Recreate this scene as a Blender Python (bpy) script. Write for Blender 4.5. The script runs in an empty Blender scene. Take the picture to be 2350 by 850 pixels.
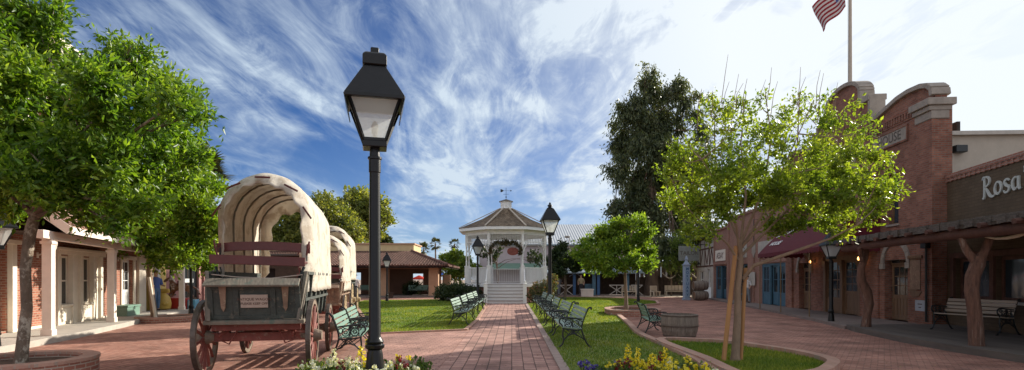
import bpy, math, random
import numpy as np
from mathutils import Vector, Matrix
random.seed(7)
PI = math.pi
S = bpy.context.scene
C = S.collection
R = math.radians

# ------------------------------------------------------------------ measuring helpers (1250 px focal length, eye 1.55 m)
EYE = 1.55
def at(px, py, Y):
    return Vector(((px - 1175) / 1250 * Y, Y, EYE + (640 - py) / 1250 * Y))

# ------------------------------------------------------------------ objects
def tag(o, label=None, cat=None, group=None, kind=None):
    if label: o['label'] = label
    if cat: o['category'] = cat
    if group: o['group'] = group
    if kind: o['kind'] = kind
    return o

def thing(name, label, cat, loc=(0, 0, 0), rz=0, group=None, scale=1):
    o = bpy.data.objects.new(name, None)
    C.objects.link(o)
    o.empty_display_size = .2
    o.location = loc
    o.rotation_euler = (0, 0, rz)
    o.scale = (scale,) * 3
    return tag(o, label, cat, group)

def copy_tree(o, parent=None):
    c = o.copy(); C.objects.link(c)
    if parent: c.parent = parent
    for ch in list(o.children): copy_tree(ch, c)
    return c

def dup(root, loc, rz=0, label=None, group=None, scale=None):
    c = copy_tree(root)
    c.location = loc; c.rotation_euler = (0, 0, rz)
    if scale: c.scale = (scale,) * 3
    if label: c['label'] = label
    if group: c['group'] = group
    return c

class MB:
    def __init__(s): s.v = []; s.f = []
    def add(s, vs, fs):
        n = len(s.v)
        s.v.extend([tuple(v) for v in vs]); s.f.extend([tuple(i + n for i in f) for f in fs])
        return s
    def box(s, x0, x1, y0, y1, z0, z1):
        v = [(x, y, z) for z in (z0, z1) for y in (y0, y1) for x in (x0, x1)]
        return s.add(v, [(0, 2, 3, 1), (4, 5, 7, 6), (0, 1, 5, 4), (2, 6, 7, 3), (0, 4, 6, 2), (1, 3, 7, 5)])
    def beam(s, p, q, w, h, up=(0, 0, 1)):
        p = Vector(p); q = Vector(q); d = (q - p).normalized(); u = Vector(up)
        a = d.cross(u)
        if a.length < 1e-4: a = d.cross(Vector((0, 1, 0)))
        a.normalize(); b = a.cross(d).normalized()
        v = []
        for c in (p, q):
            for sa, sb in ((-1, -1), (1, -1), (1, 1), (-1, 1)): v.append(c + a * sa * w / 2 + b * sb * h / 2)
        return s.add(v, [(0, 3, 2, 1), (4, 5, 6, 7), (0, 1, 5, 4), (1, 2, 6, 5), (2, 3, 7, 6), (3, 0, 4, 7)])
    def tube(s, pts, rad, n=8, caps=True, jit=0):
        pts = [Vector(p) for p in pts]
        if not hasattr(rad, '__len__'): rad = [rad] * len(pts)
        t0 = (pts[1] - pts[0]).normalized()
        a = t0.cross(Vector((0, 0, 1)))
        if a.length < .05: a = t0.cross(Vector((0, 1, 0)))
        a.normalize(); vs = []
        for i, p in enumerate(pts):
            t = (pts[min(i + 1, len(pts) - 1)] - pts[max(i - 1, 0)])
            if t.length < 1e-6: t = t0
            t.normalize(); a = (a - t * a.dot(t)).normalized(); b = t.cross(a)
            for k in range(n):
                th = 2 * PI * k / n; r = rad[i] * (1 + (random.uniform(-jit, jit) if jit else 0))
                vs.append(p + a * math.cos(th) * r + b * math.sin(th) * r)
        fs = []
        for i in range(len(pts) - 1):
            for k in range(n):
                k2 = (k + 1) % n
                fs.append((i * n + k, i * n + k2, (i + 1) * n + k2, (i + 1) * n + k))
        if caps: fs.append(tuple(range(n - 1, -1, -1))); fs.append(tuple((len(pts) - 1) * n + k for k in range(n)))
        return s.add(vs, fs)
    def lathe(s, prof, n=20, c=(0, 0, 0), caps=True, rot=0):
        vs = []; fs = []
        for r, z in prof:
            for k in range(n):
                th = 2 * PI * k / n + rot
                vs.append((c[0] + r * math.cos(th), c[1] + r * math.sin(th), c[2] + z))
        for i in range(len(prof) - 1):
            for k in range(n):
                k2 = (k + 1) % n
                fs.append((i * n + k, i * n + k2, (i + 1) * n + k2, (i + 1) * n + k))
        if caps: fs.append(tuple(range(n - 1, -1, -1))); fs.append(tuple((len(prof) - 1) * n + k for k in range(n)))
        return s.add(vs, fs)
    def prism(s, poly, y0, y1):            # polygon in x,z extruded along y
        n = len(poly)
        v = [(x, y0, z) for x, z in poly] + [(x, y1, z) for x, z in poly]
        fs = [tuple(range(n)), tuple(range(2 * n - 1, n - 1, -1))]
        for i in range(n): j = (i + 1) % n; fs.append((j, i, i + n, j + n))
        return s.add(v, fs)
    def slab(s, poly, z0, z1):             # polygon in x,y extruded along z
        n = len(poly)
        v = [(x, y, z0) for x, y in poly] + [(x, y, z1) for x, y in poly]
        fs = [tuple(range(n - 1, -1, -1)), tuple(range(n, 2 * n))]
        for i in range(n): j = (i + 1) % n; fs.append((i, j, j + n, i + n))
        return s.add(v, fs)
    def ball(s, c, r, n=8, m=6):
        if not hasattr(r, '__len__'): r = (r, r, r)
        vs = [(c[0], c[1], c[2] - r[2])]
        for i in range(1, m):
            ph = -PI / 2 + PI * i / m
            for k in range(n):
                th = 2 * PI * k / n
                vs.append((c[0] + r[0] * math.cos(ph) * math.cos(th), c[1] + r[1] * math.cos(ph) * math.sin(th), c[2] + r[2] * math.sin(ph)))
        vs.append((c[0], c[1], c[2] + r[2])); fs = []
        for k in range(n):
            fs.append((0, 1 + (k + 1) % n, 1 + k))
            for i in range(m - 2):
                a = 1 + i * n; fs.append((a + k, a + (k + 1) % n, a + n + (k + 1) % n, a + n + k))
            a = 1 + (m - 2) * n; fs.append((a + k, a + (k + 1) % n, len(vs) - 1))
        return s.add(vs, fs)
    def xf(s, M):
        s.v = [tuple(M @ Vector(v)) for v in s.v]; return s
    def build(s, name, mat, parent=None, smooth=False, bevel=0, loc=None):
        me = bpy.data.meshes.new(name); me.from_pydata(s.v, [], s.f); me.materials.append(mat)
        if smooth:
            me.polygons.foreach_set('use_smooth', [True] * len(me.polygons))
            try: me.set_sharp_from_angle(angle=R(38))
            except Exception: pass
        o = bpy.data.objects.new(name, me); C.objects.link(o)
        if parent: o.parent = parent
        if loc: o.location = loc
        if bevel:
            b = o.modifiers.new('bevel', 'BEVEL'); b.width = bevel; b.segments = 2; b.limit_method = 'ANGLE'; b.angle_limit = R(40)
        return o

def struct(name, mb, mat, **k):
    o = mb.build(name, mat, **k); o['kind'] = 'structure'; return o

def text_obj(name, body, size, mat, parent, loc, rot=(PI / 2, 0, 0), depth=.006, align='LEFT', shear=0, xs=1, bold=0):
    cu = bpy.data.curves.new(name, 'FONT'); cu.body = body; cu.size = size; cu.extrude = depth
    cu.align_x = align; cu.align_y = 'BOTTOM_BASELINE' if False else 'CENTER'; cu.shear = shear; cu.offset = bold; cu.resolution_u = 3
    t = bpy.data.objects.new(name + '_src', cu); C.objects.link(t)
    bpy.context.view_layer.update()
    me = bpy.data.meshes.new_from_object(t.evaluated_get(bpy.context.evaluated_depsgraph_get()))
    bpy.data.objects.remove(t)
    me.materials.clear(); me.materials.append(mat)
    o = bpy.data.objects.new(name, me); C.objects.link(o); o.parent = parent; o.location = loc; o.rotation_euler = rot
    o.scale = (xs, 1, 1)
    return o

# ------------------------------------------------------------------ materials
def newmat(name):
    m = bpy.data.materials.new(name); m.use_nodes = True; nt = m.node_tree
    return m, nt, nt.nodes['Principled BSDF']
def nd(nt, t, **k):
    n = nt.nodes.new(t)
    for a, b in k.items():
        if a in n.inputs.keys() if False else False: pass
        setattr(n, a, b)
    return n
def L(nt, a, b): nt.links.new(a, b)
def rgb(c): return (c[0], c[1], c[2], 1)
def sc_(c, f): return tuple(min(1, x * f) for x in c)

def mat(name, col, rough=.7, var=.18, scale=6, bump=.15, metal=0, stretch=(1, 1, 1), wear=None, wear_amt=.6, wscale=9, bscale=None, spec=.5):
    """noise-varied surface; wear = second colour showing through in patches"""
    m, nt, p = newmat(name)
    tc = nd(nt, 'ShaderNodeTexCoord'); mp = nd(nt, 'ShaderNodeMapping'); mp.inputs['Scale'].default_value = stretch
    L(nt, tc.outputs['Object'], mp.inputs['Vector'])
    n1 = nd(nt, 'ShaderNodeTexNoise'); n1.inputs['Scale'].default_value = scale; n1.inputs['Detail'].default_value = 8; n1.inputs['Roughness'].default_value = .65
    L(nt, mp.outputs[0], n1.inputs['Vector'])
    cr = nd(nt, 'ShaderNodeValToRGB'); cr.color_ramp.elements[0].position = .3; cr.color_ramp.elements[1].position = .7
    cr.color_ramp.elements[0].color = rgb(sc_(col, 1 - var)); cr.color_ramp.elements[1].color = rgb(sc_(col, 1 + var))
    L(nt, n1.outputs[0], cr.inputs[0]); out = cr.outputs[0]
    if wear:
        n2 = nd(nt, 'ShaderNodeTexNoise'); n2.inputs['Scale'].default_value = wscale; n2.inputs['Detail'].default_value = 10; n2.inputs['Roughness'].default_value = .75
        L(nt, mp.outputs[0], n2.inputs['Vector'])
        r2 = nd(nt, 'ShaderNodeValToRGB'); r2.color_ramp.elements[0].position = .62 - wear_amt * .2; r2.color_ramp.elements[1].position = .70 - wear_amt * .2
        L(nt, n2.outputs[0], r2.inputs[0])
        mx = nd(nt, 'ShaderNodeMixRGB'); L(nt, r2.outputs[0], mx.inputs[0]); L(nt, out, mx.inputs[1]); mx.inputs[2].default_value = rgb(wear); out = mx.outputs[0]
    L(nt, out, p.inputs['Base Color'])
    p.inputs['Roughness'].default_value = rough; p.inputs['Metallic'].default_value = metal; p.inputs['Specular IOR Level'].default_value = spec
    if bump:
        n3 = nd(nt, 'ShaderNodeTexNoise'); n3.inputs['Scale'].default_value = bscale or scale * 5; n3.inputs['Detail'].default_value = 6
        L(nt, mp.outputs[0], n3.inputs['Vector'])
        b = nd(nt, 'ShaderNodeBump'); b.inputs['Strength'].default_value = bump; b.inputs['Distance'].default_value = .02
        L(nt, n3.outputs[0], b.inputs['Height']); L(nt, b.outputs[0], p.inputs['Normal'])
    return m

def brickmat(name, c1, c2, mortar, bw=.2, bh=.067, ms=.01, wall=True, rough=.85, offset=.5, rot=0, dirt=.25, bump=.5, dirtcol=None):
    m, nt, p = newmat(name)
    tc = nd(nt, 'ShaderNodeTexCoord'); sp = nd(nt, 'ShaderNodeSeparateXYZ'); L(nt, tc.outputs['Object'], sp.inputs[0])
    cb = nd(nt, 'ShaderNodeCombineXYZ')
    if wall:
        ad = nd(nt, 'ShaderNodeMath', operation='ADD'); L(nt, sp.outputs[0], ad.inputs[0]); L(nt, sp.outputs[1], ad.inputs[1])
        L(nt, ad.outputs[0], cb.inputs[0]); L(nt, sp.outputs[2], cb.inputs[1])
    else:
        L(nt, sp.outputs[0], cb.inputs[0]); L(nt, sp.outputs[1], cb.inputs[1])
    mp = nd(nt, 'ShaderNodeMapping'); mp.inputs['Rotation'].default_value = (0, 0, rot); L(nt, cb.outputs[0], mp.inputs[0])
    wn = nd(nt, 'ShaderNodeTexNoise'); wn.inputs['Scale'].default_value = 3; L(nt, tc.outputs['Object'], wn.inputs['Vector'])
    wm = nd(nt, 'ShaderNodeMixRGB', blend_type='ADD'); wm.inputs[0].default_value = .012; L(nt, mp.outputs[0], wm.inputs[1]); L(nt, wn.outputs['Color'], wm.inputs[2])
    br = nd(nt, 'ShaderNodeTexBrick'); br.offset = offset
    br.inputs['Scale'].default_value = 1; br.inputs['Brick Width'].default_value = bw; br.inputs['Row Height'].default_value = bh
    br.inputs['Mortar Size'].default_value = ms; br.inputs['Mortar Smooth'].default_value = .2; br.inputs['Bias'].default_value = 0
    br.inputs['Color1'].default_value = rgb(c1); br.inputs['Color2'].default_value = rgb(c2); br.inputs['Mortar'].default_value = rgb(mortar)
    L(nt, wm.outputs[0], br.inputs['Vector'])
    n = nd(nt, 'ShaderNodeTexNoise'); n.inputs['Scale'].default_value = .9; n.inputs['Detail'].default_value = 9; n.inputs['Roughness'].default_value = .7
    L(nt, tc.outputs['Object'], n.inputs['Vector'])
    r = nd(nt, 'ShaderNodeValToRGB'); r.color_ramp.elements[0].position = .35; r.color_ramp.elements[1].position = .68
    r.color_ramp.elements[0].color = (1 - dirt,) * 3 + (1,) if not dirtcol else rgb(dirtcol); r.color_ramp.elements[1].color = (1 + dirt * .4,) * 3 + (1,)
    L(nt, n.outputs[0], r.inputs[0])
    n4 = nd(nt, 'ShaderNodeTexNoise'); n4.inputs['Scale'].default_value = 40; n4.inputs['Detail'].default_value = 4; L(nt, tc.outputs['Object'], n4.inputs['Vector'])
    r4 = nd(nt, 'ShaderNodeValToRGB'); r4.color_ramp.elements[0].color = (.8, .8, .8, 1); r4.color_ramp.elements[1].color = (1.2, 1.2, 1.2, 1); L(nt, n4.outputs[0], r4.inputs[0])
    mx = nd(nt, 'ShaderNodeMixRGB', blend_type='MULTIPLY'); mx.inputs[0].default_value = 1; L(nt, br.outputs[0], mx.inputs[1]); L(nt, r.outputs[0], mx.inputs[2])
    m2 = nd(nt, 'ShaderNodeMixRGB', blend_type='MULTIPLY'); m2.inputs[0].default_value = 1; L(nt, mx.outputs[0], m2.inputs[1]); L(nt, r4.outputs[0], m2.inputs[2])
    L(nt, m2.outputs[0], p.inputs['Base Color']); p.inputs['Roughness'].default_value = rough; p.inputs['Specular IOR Level'].default_value = .3
    b = nd(nt, 'ShaderNodeBump'); b.inputs['Strength'].default_value = bump; b.inputs['Distance'].default_value = .01; b.invert = True
    ad2 = nd(nt, 'ShaderNodeMath', operation='ADD'); L(nt, br.outputs['Fac'], ad2.inputs[0])
    ml = nd(nt, 'ShaderNodeMath', operation='MULTIPLY'); ml.inputs[1].default_value = .5; L(nt, n4.outputs[0], ml.inputs[0]); L(nt, ml.outputs[0], ad2.inputs[1])
    L(nt, ad2.outputs[0], b.inputs['Height']); L(nt, b.outputs[0], p.inputs['Normal'])
    return m

def leafmat(name, c0, c1, c2, trans=.35, gloss=.45, patch=1.3, pc0=(.68, .78, .8), pc1=(1.22, 1.12, 1.1)):
    m, nt, p = newmat(name)
    g = nd(nt, 'ShaderNodeNewGeometry'); r = nd(nt, 'ShaderNodeValToRGB')
    r.color_ramp.elements[0].color = rgb(c0); r.color_ramp.elements[1].color = rgb(c2)
    e = r.color_ramp.elements.new(.55); e.color = rgb(c1)
    L(nt, g.outputs['Random Per Island'], r.inputs[0])
    tc = nd(nt, 'ShaderNodeTexCoord'); nz = nd(nt, 'ShaderNodeTexNoise'); nz.inputs['Scale'].default_value = patch; nz.inputs['Detail'].default_value = 5; L(nt, tc.outputs['Object'], nz.inputs['Vector'])
    pr = nd(nt, 'ShaderNodeValToRGB'); pr.color_ramp.elements[0].position = .36; pr.color_ramp.elements[1].position = .66; pr.color_ramp.elements[0].color = rgb(pc0); pr.color_ramp.elements[1].color = rgb(pc1); L(nt, nz.outputs[0], pr.inputs[0])
    pm = nd(nt, 'ShaderNodeMixRGB', blend_type='MULTIPLY'); pm.inputs[0].default_value = 1; L(nt, r.outputs[0], pm.inputs[1]); L(nt, pr.outputs[0], pm.inputs[2]); r = pm; L(nt, r.outputs[0], p.inputs['Base Color'])
    p.inputs['Roughness'].default_value = gloss; p.inputs['Specular IOR Level'].default_value = .4
    tr = nd(nt, 'ShaderNodeBsdfTranslucent')
    hs = nd(nt, 'ShaderNodeMixRGB', blend_type='MULTIPLY'); hs.inputs[0].default_value = 1; hs.inputs[2].default_value = (1.7, 1.6, .5, 1)
    L(nt, r.outputs[0], hs.inputs[1]); L(nt, hs.outputs[0], tr.inputs[0])
    mx = nd(nt, 'ShaderNodeMixShader'); mx.inputs[0].default_value = trans
    L(nt, p.outputs[0], mx.inputs[1]); L(nt, tr.outputs[0], mx.inputs[2])
    L(nt, mx.outputs[0], nt.nodes['Material Output'].inputs[0])
    return m

def clothmat(name, col, trans=.3, var=.12, scale=3, stain=None):
    m = mat(name, col, .9, var, scale, .6, wear=stain, wear_amt=.6, wscale=3.5, bscale=7); nt = m.node_tree; p = nt.nodes['Principled BSDF']
    tr = nd(nt, 'ShaderNodeBsdfTranslucent')
    L(nt, p.inputs['Base Color'].links[0].from_socket, tr.inputs[0])
    mx = nd(nt, 'ShaderNodeMixShader'); mx.inputs[0].default_value = trans
    L(nt, p.outputs[0], mx.inputs[1]); L(nt, tr.outputs[0], mx.inputs[2]); L(nt, mx.outputs[0], nt.nodes['Material Output'].inputs[0])
    return m

def glassmat(name, col, rough=.06, spec=.8):
    m, nt, p = newmat(name); p.inputs['Base Color'].default_value = rgb(col); p.inputs['Roughness'].default_value = rough
    p.inputs['Specular IOR Level'].default_value = spec
    tc = nd(nt, 'ShaderNodeTexCoord'); n = nd(nt, 'ShaderNodeTexNoise'); n.inputs['Scale'].default_value = 1.3; L(nt, tc.outputs['Object'], n.inputs['Vector'])
    b = nd(nt, 'ShaderNodeBump'); b.inputs['Strength'].default_value = .12; b.inputs['Distance'].default_value = .05; L(nt, n.outputs[0], b.inputs['Height']); L(nt, b.outputs[0], p.inputs['Normal'])
    return m

def emit(name, col, st):
    m, nt, p = newmat(name); p.inputs['Emission Color'].default_value = rgb(col); p.inputs['Emission Strength'].default_value = st; p.inputs['Base Color'].default_value = rgb(col); return m

M = {}
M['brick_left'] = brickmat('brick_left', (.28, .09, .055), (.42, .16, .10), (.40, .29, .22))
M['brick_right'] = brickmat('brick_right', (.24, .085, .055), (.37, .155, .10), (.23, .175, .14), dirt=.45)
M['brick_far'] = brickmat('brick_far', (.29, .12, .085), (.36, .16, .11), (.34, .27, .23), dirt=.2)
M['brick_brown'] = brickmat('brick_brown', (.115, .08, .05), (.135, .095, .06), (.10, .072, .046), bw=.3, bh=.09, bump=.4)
M['planter_brick'] = brickmat('planter_brick', (.34, .13, .09), (.44, .2, .14), (.45, .36, .29), bh=.07)
M['coping_brick'] = brickmat('coping_brick', (.42, .24, .18), (.5, .3, .23), (.4, .3, .24), bw=.11, bh=.6, wall=False, ms=.008, dirt=.2)
M['pave'] = brickmat('pave', (.35, .16, .115), (.46, .245, .185), (.22, .12, .09), bw=.2, bh=.1, ms=.009, wall=False, rot=.6, dirt=.5, bump=.6)
M['path'] = brickmat('path', (.34, .185, .15), (.49, .285, .235), (.12, .07, .055), bw=.22, bh=.21, ms=.009, wall=False, rot=PI / 2, dirt=.5, bump=.9)
M['path_cross'] = brickmat('path_cross', (.37, .20, .16), (.46, .26, .21), (.13, .075, .06), bw=.24, bh=.12, ms=.007, wall=False, rot=.08, dirt=.5, bump=.6)
M['dirt'] = mat('dirt', (.30, .21, .15), .95, .2, 3, .5)
M['soil'] = mat('soil', (.09, .06, .04), .95, .35, 12, .9)
M['sand'] = mat('sand', (.55, .45, .33), .95, .12, 5, .5)
M['grass_base'] = mat('grass_base', (.14, .19, .03), .9, .45, 1.6, .8, bscale=60, wear=(.26, .22, .10), wear_amt=.35, wscale=1.1)
M['edging'] = mat('edging', (.30, .22, .19), .85, .2, 6, .3)
M['concrete'] = mat('concrete', (.42, .38, .33), .85, .15, 2.5, .3)
M['boards'] = mat('boards', (.115, .095, .08), .8, .35, 3, .5, stretch=(1, .15, 1))
M['walk'] = mat('walk', (.2, .155, .135), .85, .2, 2, .3)
M['white_paint'] = mat('white_paint', (.78, .78, .76), .5, .05, 4, .06, wear=(.55, .53, .49), wear_amt=.0)
M['cream'] = mat('cream', (.74, .66, .54), .6, .07, 3, .1, wear=(.5, .42, .34), wear_amt=.05)
M['pink_cream'] = mat('pink_cream', (.76, .67, .58), .6, .08, 3, .1)
M['yellow_wall'] = mat('yellow_wall', (.72, .52, .16), .75, .08, 2, .1)
M['mauve'] = mat('mauve', (.36, .17, .15), .7, .1, 2, .1)
M['black_metal'] = mat('black_metal', (.006, .006, .0065), .33, .4, 12, .08, spec=.35)
M['iron'] = mat('iron', (.014, .017, .018), .42, .4, 14, .15, spec=.5)
M['bronze_metal'] = mat('bronze_metal', (.035, .022, .016), .3, .5, 8, .06, spec=.6)
M['lamp_glass'] = None
M['slat_green'] = mat('slat_green', (.15, .26, .20), .45, .15, 4, .15, stretch=(.3, 3, 3), wear=(.32, .36, .3), wear_amt=.15, wscale=14)
M['slat_sage'] = mat('slat_sage', (.22, .31, .25), .42, .12, 4, .15, stretch=(.3, 3, 3), wear=(.38, .42, .36), wear_amt=.2, wscale=12)
M['slat_beige'] = mat('slat_beige', (.40, .33, .26), .6, .15, 4, .2, stretch=(.3, 3, 3))
M['wagon_green'] = mat('wagon_green', (.048, .056, .048), .7, .35, 5, .6, wear=(.14, .12, .09), wear_amt=.3, wscale=8)
M['wagon_brown'] = mat('wagon_brown', (.24, .15, .10), .8, .3, 5, .4, wear=(.4, .3, .2), wear_amt=.3, wscale=8)
M['wagon_grey'] = mat('wagon_grey', (.19, .16, .125), .85, .3, 5, .5, stretch=(1, .2, 1), wear=(.11, .15, .12), wear_amt=.4, wscale=6)
M['wagon_red'] = mat('wagon_red', (.20, .05, .036), .7, .25, 6, .4, wear=(.25, .15, .11), wear_amt=.25, wscale=9)
M['seat_red'] = mat('seat_red', (.12, .024, .022), .4, .2, 4, .15, wear=(.2, .1, .08), wear_amt=0, wscale=9)
M['tyre_iron'] = mat('tyre_iron', (.11, .085, .07), .5, .35, 8, .4, metal=.5)
M['wheel_grey'] = mat('wheel_grey', (.2, .15, .11), .85, .35, 8, .5)
M['wheel_gold'] = mat('wheel_gold', (.42, .31, .18), .85, .3, 8, .5)
M['canvas'] = clothmat('canvas', (.76, .70, .61), .36, .09, stain=(.60, .52, .42))
M['plaque'] = mat('plaque', (.42, .33, .27), .7, .1, 8, .1)
M['ink'] = mat('ink', (.10, .055, .04), .8, .1, 5, 0)
M['wood_door'] = mat('wood_door', (.17, .095, .05), .5, .3, 4, .25, stretch=(3, 3, .3))
M['wood_log'] = mat('wood_log', (.15, .075, .05), .85, .5, 7, 1.0, stretch=(3, 3, .35), wear=(.27, .2, .16), wear_amt=.25, wscale=3)
M['wood_beam'] = mat('wood_beam', (.10, .045, .032), .8, .3, 4, .4)
M['wood_stake'] = mat('wood_stake', (.38, .19, .07), .7, .25, 4, .35, stretch=(2, 2, .3))
M['shingle'] = mat('shingle', (.12, .10, .085), .9, .5, 9, .9, stretch=(4, 1, 4))
M['roof_shingle'] = brickmat('roof_shingle', (.13, .09, .055), (.27, .2, .13), (.07, .05, .04), bw=.16, bh=.16, ms=.012, wall=False, dirt=.4, bump=.9)
M['blue_door'] = mat('blue_door', (.055, .125, .175), .55, .15, 4, .1)
M['deep_blue'] = mat('deep_blue', (.03, .09, .2), .55, .15, 4, .1)
M['maroon'] = mat('maroon', (.10, .008, .015), .85, .12, 4, .15)
M['stone'] = mat('stone', (.30, .26, .22), .85, .2, 4, .4)
M['stone_pale'] = mat('stone_pale', (.45, .41, .36), .85, .15, 4, .3)
M['stucco'] = mat('stucco', (.44, .38, .31), .9, .08, 3, .3)
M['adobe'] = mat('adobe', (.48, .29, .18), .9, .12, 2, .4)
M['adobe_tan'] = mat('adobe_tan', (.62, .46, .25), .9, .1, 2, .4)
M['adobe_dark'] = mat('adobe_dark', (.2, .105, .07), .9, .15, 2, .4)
M['tile'] = mat('tile', (.12, .052, .038), .85, .6, 4, .6, wear=(.30, .16, .11), wear_amt=.45, wscale=5)
M['metal_roof'] = mat('metal_roof', (.46, .48, .5), .45, .06, 2, .05, metal=.3)
M['porch_metal'] = mat('porch_metal', (.36, .22, .17), .55, .12, 2, .1)
M['lavender'] = mat('lavender', (.50, .44, .46), .8, .06, 2, .1)
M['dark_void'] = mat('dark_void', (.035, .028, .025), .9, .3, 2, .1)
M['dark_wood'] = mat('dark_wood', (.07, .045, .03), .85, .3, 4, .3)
M['bluegrey_roof'] = mat('bluegrey_roof', (.2, .25, .29), .6, .15, 3, .1)
M['bark'] = mat('bark', (.17, .125, .09), .9, .35, 9, .8, stretch=(1, 1, .8), wear=(.46, .40, .32), wear_amt=.6, wscale=5)
M['bark_dark'] = mat('bark_dark', (.16, .11, .08), .9, .35, 3, .8, stretch=(1, 1, .3))
M['bark_pale'] = mat('bark_pale', (.24, .165, .11), .85, .25, 9, .5, stretch=(1, 1, .4))
M['barrel'] = mat('barrel', (.20, .165, .135), .85, .4, 7, .5, stretch=(2.5, 2.5, .3), wear=(.3, .26, .22), wear_amt=.2)
M['hoop_iron'] = mat('hoop_iron', (.13, .10, .085), .6, .3, 9, .3, metal=.5)
M['glass_dark'] = glassmat('glass_dark', (.02, .024, .027))
M['glass_blue'] = glassmat('glass_blue', (.03, .045, .06))
M['sconce'] = emit('sconce', (1, .45, .12), 5)
M['flag_red'] = clothmat('flag_red', (.17, .01, .018), .15)
M['flag_white'] = clothmat('flag_white', (.36, .33, .34), .15)
M['flag_blue'] = clothmat('flag_blue', (.03, .04, .16), .3)
M['sign_grey'] = mat('sign_grey', (.19, .20, .18), .8, .2, 4, .2)
M['pale_blue'] = mat('pale_blue', (.28, .33, .42), .7, .1, 4, .1)
M['sky_panel'] = mat('sky_panel', (.24, .33, .44), .7, .1, 4, .1)
M['cloth_brown'] = mat('cloth_brown', (.17, .12, .09), .9, .2, 3, .3)
M['grey_plaque'] = mat('grey_plaque', (.36, .38, .42), .5, .05, 5, 0)
M['red_paint'] = mat('red_paint', (.42, .03, .025), .4, .15, 5, .05)
M['sky_paint'] = mat('sky_paint', (.12, .36, .5), .4, .1, 5, .05)
M['yellow_paint'] = mat('yellow_paint', (.62, .42, .09), .45, .1, 5, .05)
M['horse_brown'] = mat('horse_brown', (.2, .09, .045), .4, .3, 5, .05, wear=(.75, .7, .62), wear_amt=.3, wscale=3)
M['skin'] = mat('skin', (.50, .29, .20), .6, .05, 5, 0)
M['denim'] = mat('denim', (.10, .19, .34), .85, .15, 9, .1)
M['shirt_blue'] = mat('shirt_blue', (.08, .14, .38), .85, .1, 9, .1)
M['shirt_tan'] = mat('shirt_tan', (.33, .27, .16), .85, .1, 9, .1)
M['shirt_grey'] = mat('shirt_grey', (.2, .22, .24), .85, .1, 9, .1)
M['shirt_white'] = mat('shirt_white', (.6, .58, .57), .85, .1, 9, .1, wear=(.06, .06, .08), wear_amt=.3, wscale=14)
M['cloth_dark'] = mat('cloth_dark', (.03, .03, .035), .85, .1, 9, .1)
M['hair'] = mat('hair', (.07, .04, .025), .7, .2, 9, .1)
M['wreath_leaf'] = leafmat('wreath_leaf', (.05, .035, .02), (.08, .08, .03), (.16, .12, .06), .2)
M['leaf_left'] = leafmat('leaf_left', (.055, .12, .014), (.12, .23, .02), (.26, .38, .06), .5, .38)
M['leaf_near_porch'] = leafmat('leaf_near_porch', (.07, .14, .015), (.13, .23, .02), (.25, .36, .05), .5)
M['leaf_right'] = leafmat('leaf_right', (.10, .15, .018), (.17, .25, .03), (.33, .41, .07), .56, .42)
M['leaf_mid'] = leafmat('leaf_mid', (.08, .15, .02), (.15, .25, .03), (.27, .37, .06), .5)
M['leaf_euc'] = leafmat('leaf_euc', (.045, .065, .03), (.085, .11, .05), (.16, .18, .08), .3)
M['leaf_dark'] = leafmat('leaf_dark', (.02, .038, .014), (.035, .06, .02), (.07, .10, .035), .25)
M['leaf_olive'] = leafmat('leaf_olive', (.10, .13, .035), (.18, .21, .055), (.29, .31, .09), .42)
M['leaf_bright'] = leafmat('leaf_bright', (.09, .15, .03), (.15, .22, .04), (.24, .32, .06), .45)
M['leaf_blush'] = leafmat('leaf_blush', (.07, .10, .035), (.17, .19, .10), (.34, .15, .11), .3)
M['palm'] = leafmat('palm', (.04, .05, .02), (.07, .08, .03), (.13, .13, .06), .2)
M['grass'] = leafmat('grass', (.08, .13, .014), (.13, .21, .022), (.27, .31, .06), .35, .6, .7, (.66, .82, .8), (1.5, 1.22, 1.25))
M['plant_green'] = leafmat('plant_green', (.05, .09, .02), (.09, .15, .03), (.17, .23, .06), .35)
M['pet_yellow'] = leafmat('pet_yellow', (.75, .58, .01), (.85, .72, .03), (.9, .84, .2), .3)
M['pet_white'] = leafmat('pet_white', (.6, .6, .5), (.75, .75, .68), (.82, .82, .8), .3)
M['pet_red'] = leafmat('pet_red', (.12, .006, .012), (.2, .012, .02), (.32, .03, .04), .2)
M['pet_violet'] = leafmat('pet_violet', (.05, .03, .22), (.10, .06, .38), (.25, .2, .55), .2)
M['pet_pink'] = leafmat('pet_pink', (.6, .4, .55), (.75, .62, .72), (.8, .75, .8), .2)
def lampglass(name, col, fac=.35):
    m, nt, p = newmat(name); p.inputs['Base Color'].default_value = rgb(col); p.inputs['Roughness'].default_value = .25
    tr = nd(nt, 'ShaderNodeBsdfTranslucent'); tr.inputs[0].default_value = rgb(sc_(col, 1.1))
    t2 = nd(nt, 'ShaderNodeBsdfTransparent'); mx = nd(nt, 'ShaderNodeMixShader'); mx.inputs[0].default_value = fac
    m2 = nd(nt, 'ShaderNodeMixShader'); m2.inputs[0].default_value = .35
    L(nt, p.outputs[0], mx.inputs[1]); L(nt, tr.outputs[0], mx.inputs[2]); L(nt, mx.outputs[0], m2.inputs[1]); L(nt, t2.outputs[0], m2.inputs[2])
    L(nt, m2.outputs[0], nt.nodes['Material Output'].inputs[0]); return m
M['lamp_glass'] = lampglass('lamp_glass', (.80, .84, .82), .6)

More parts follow.
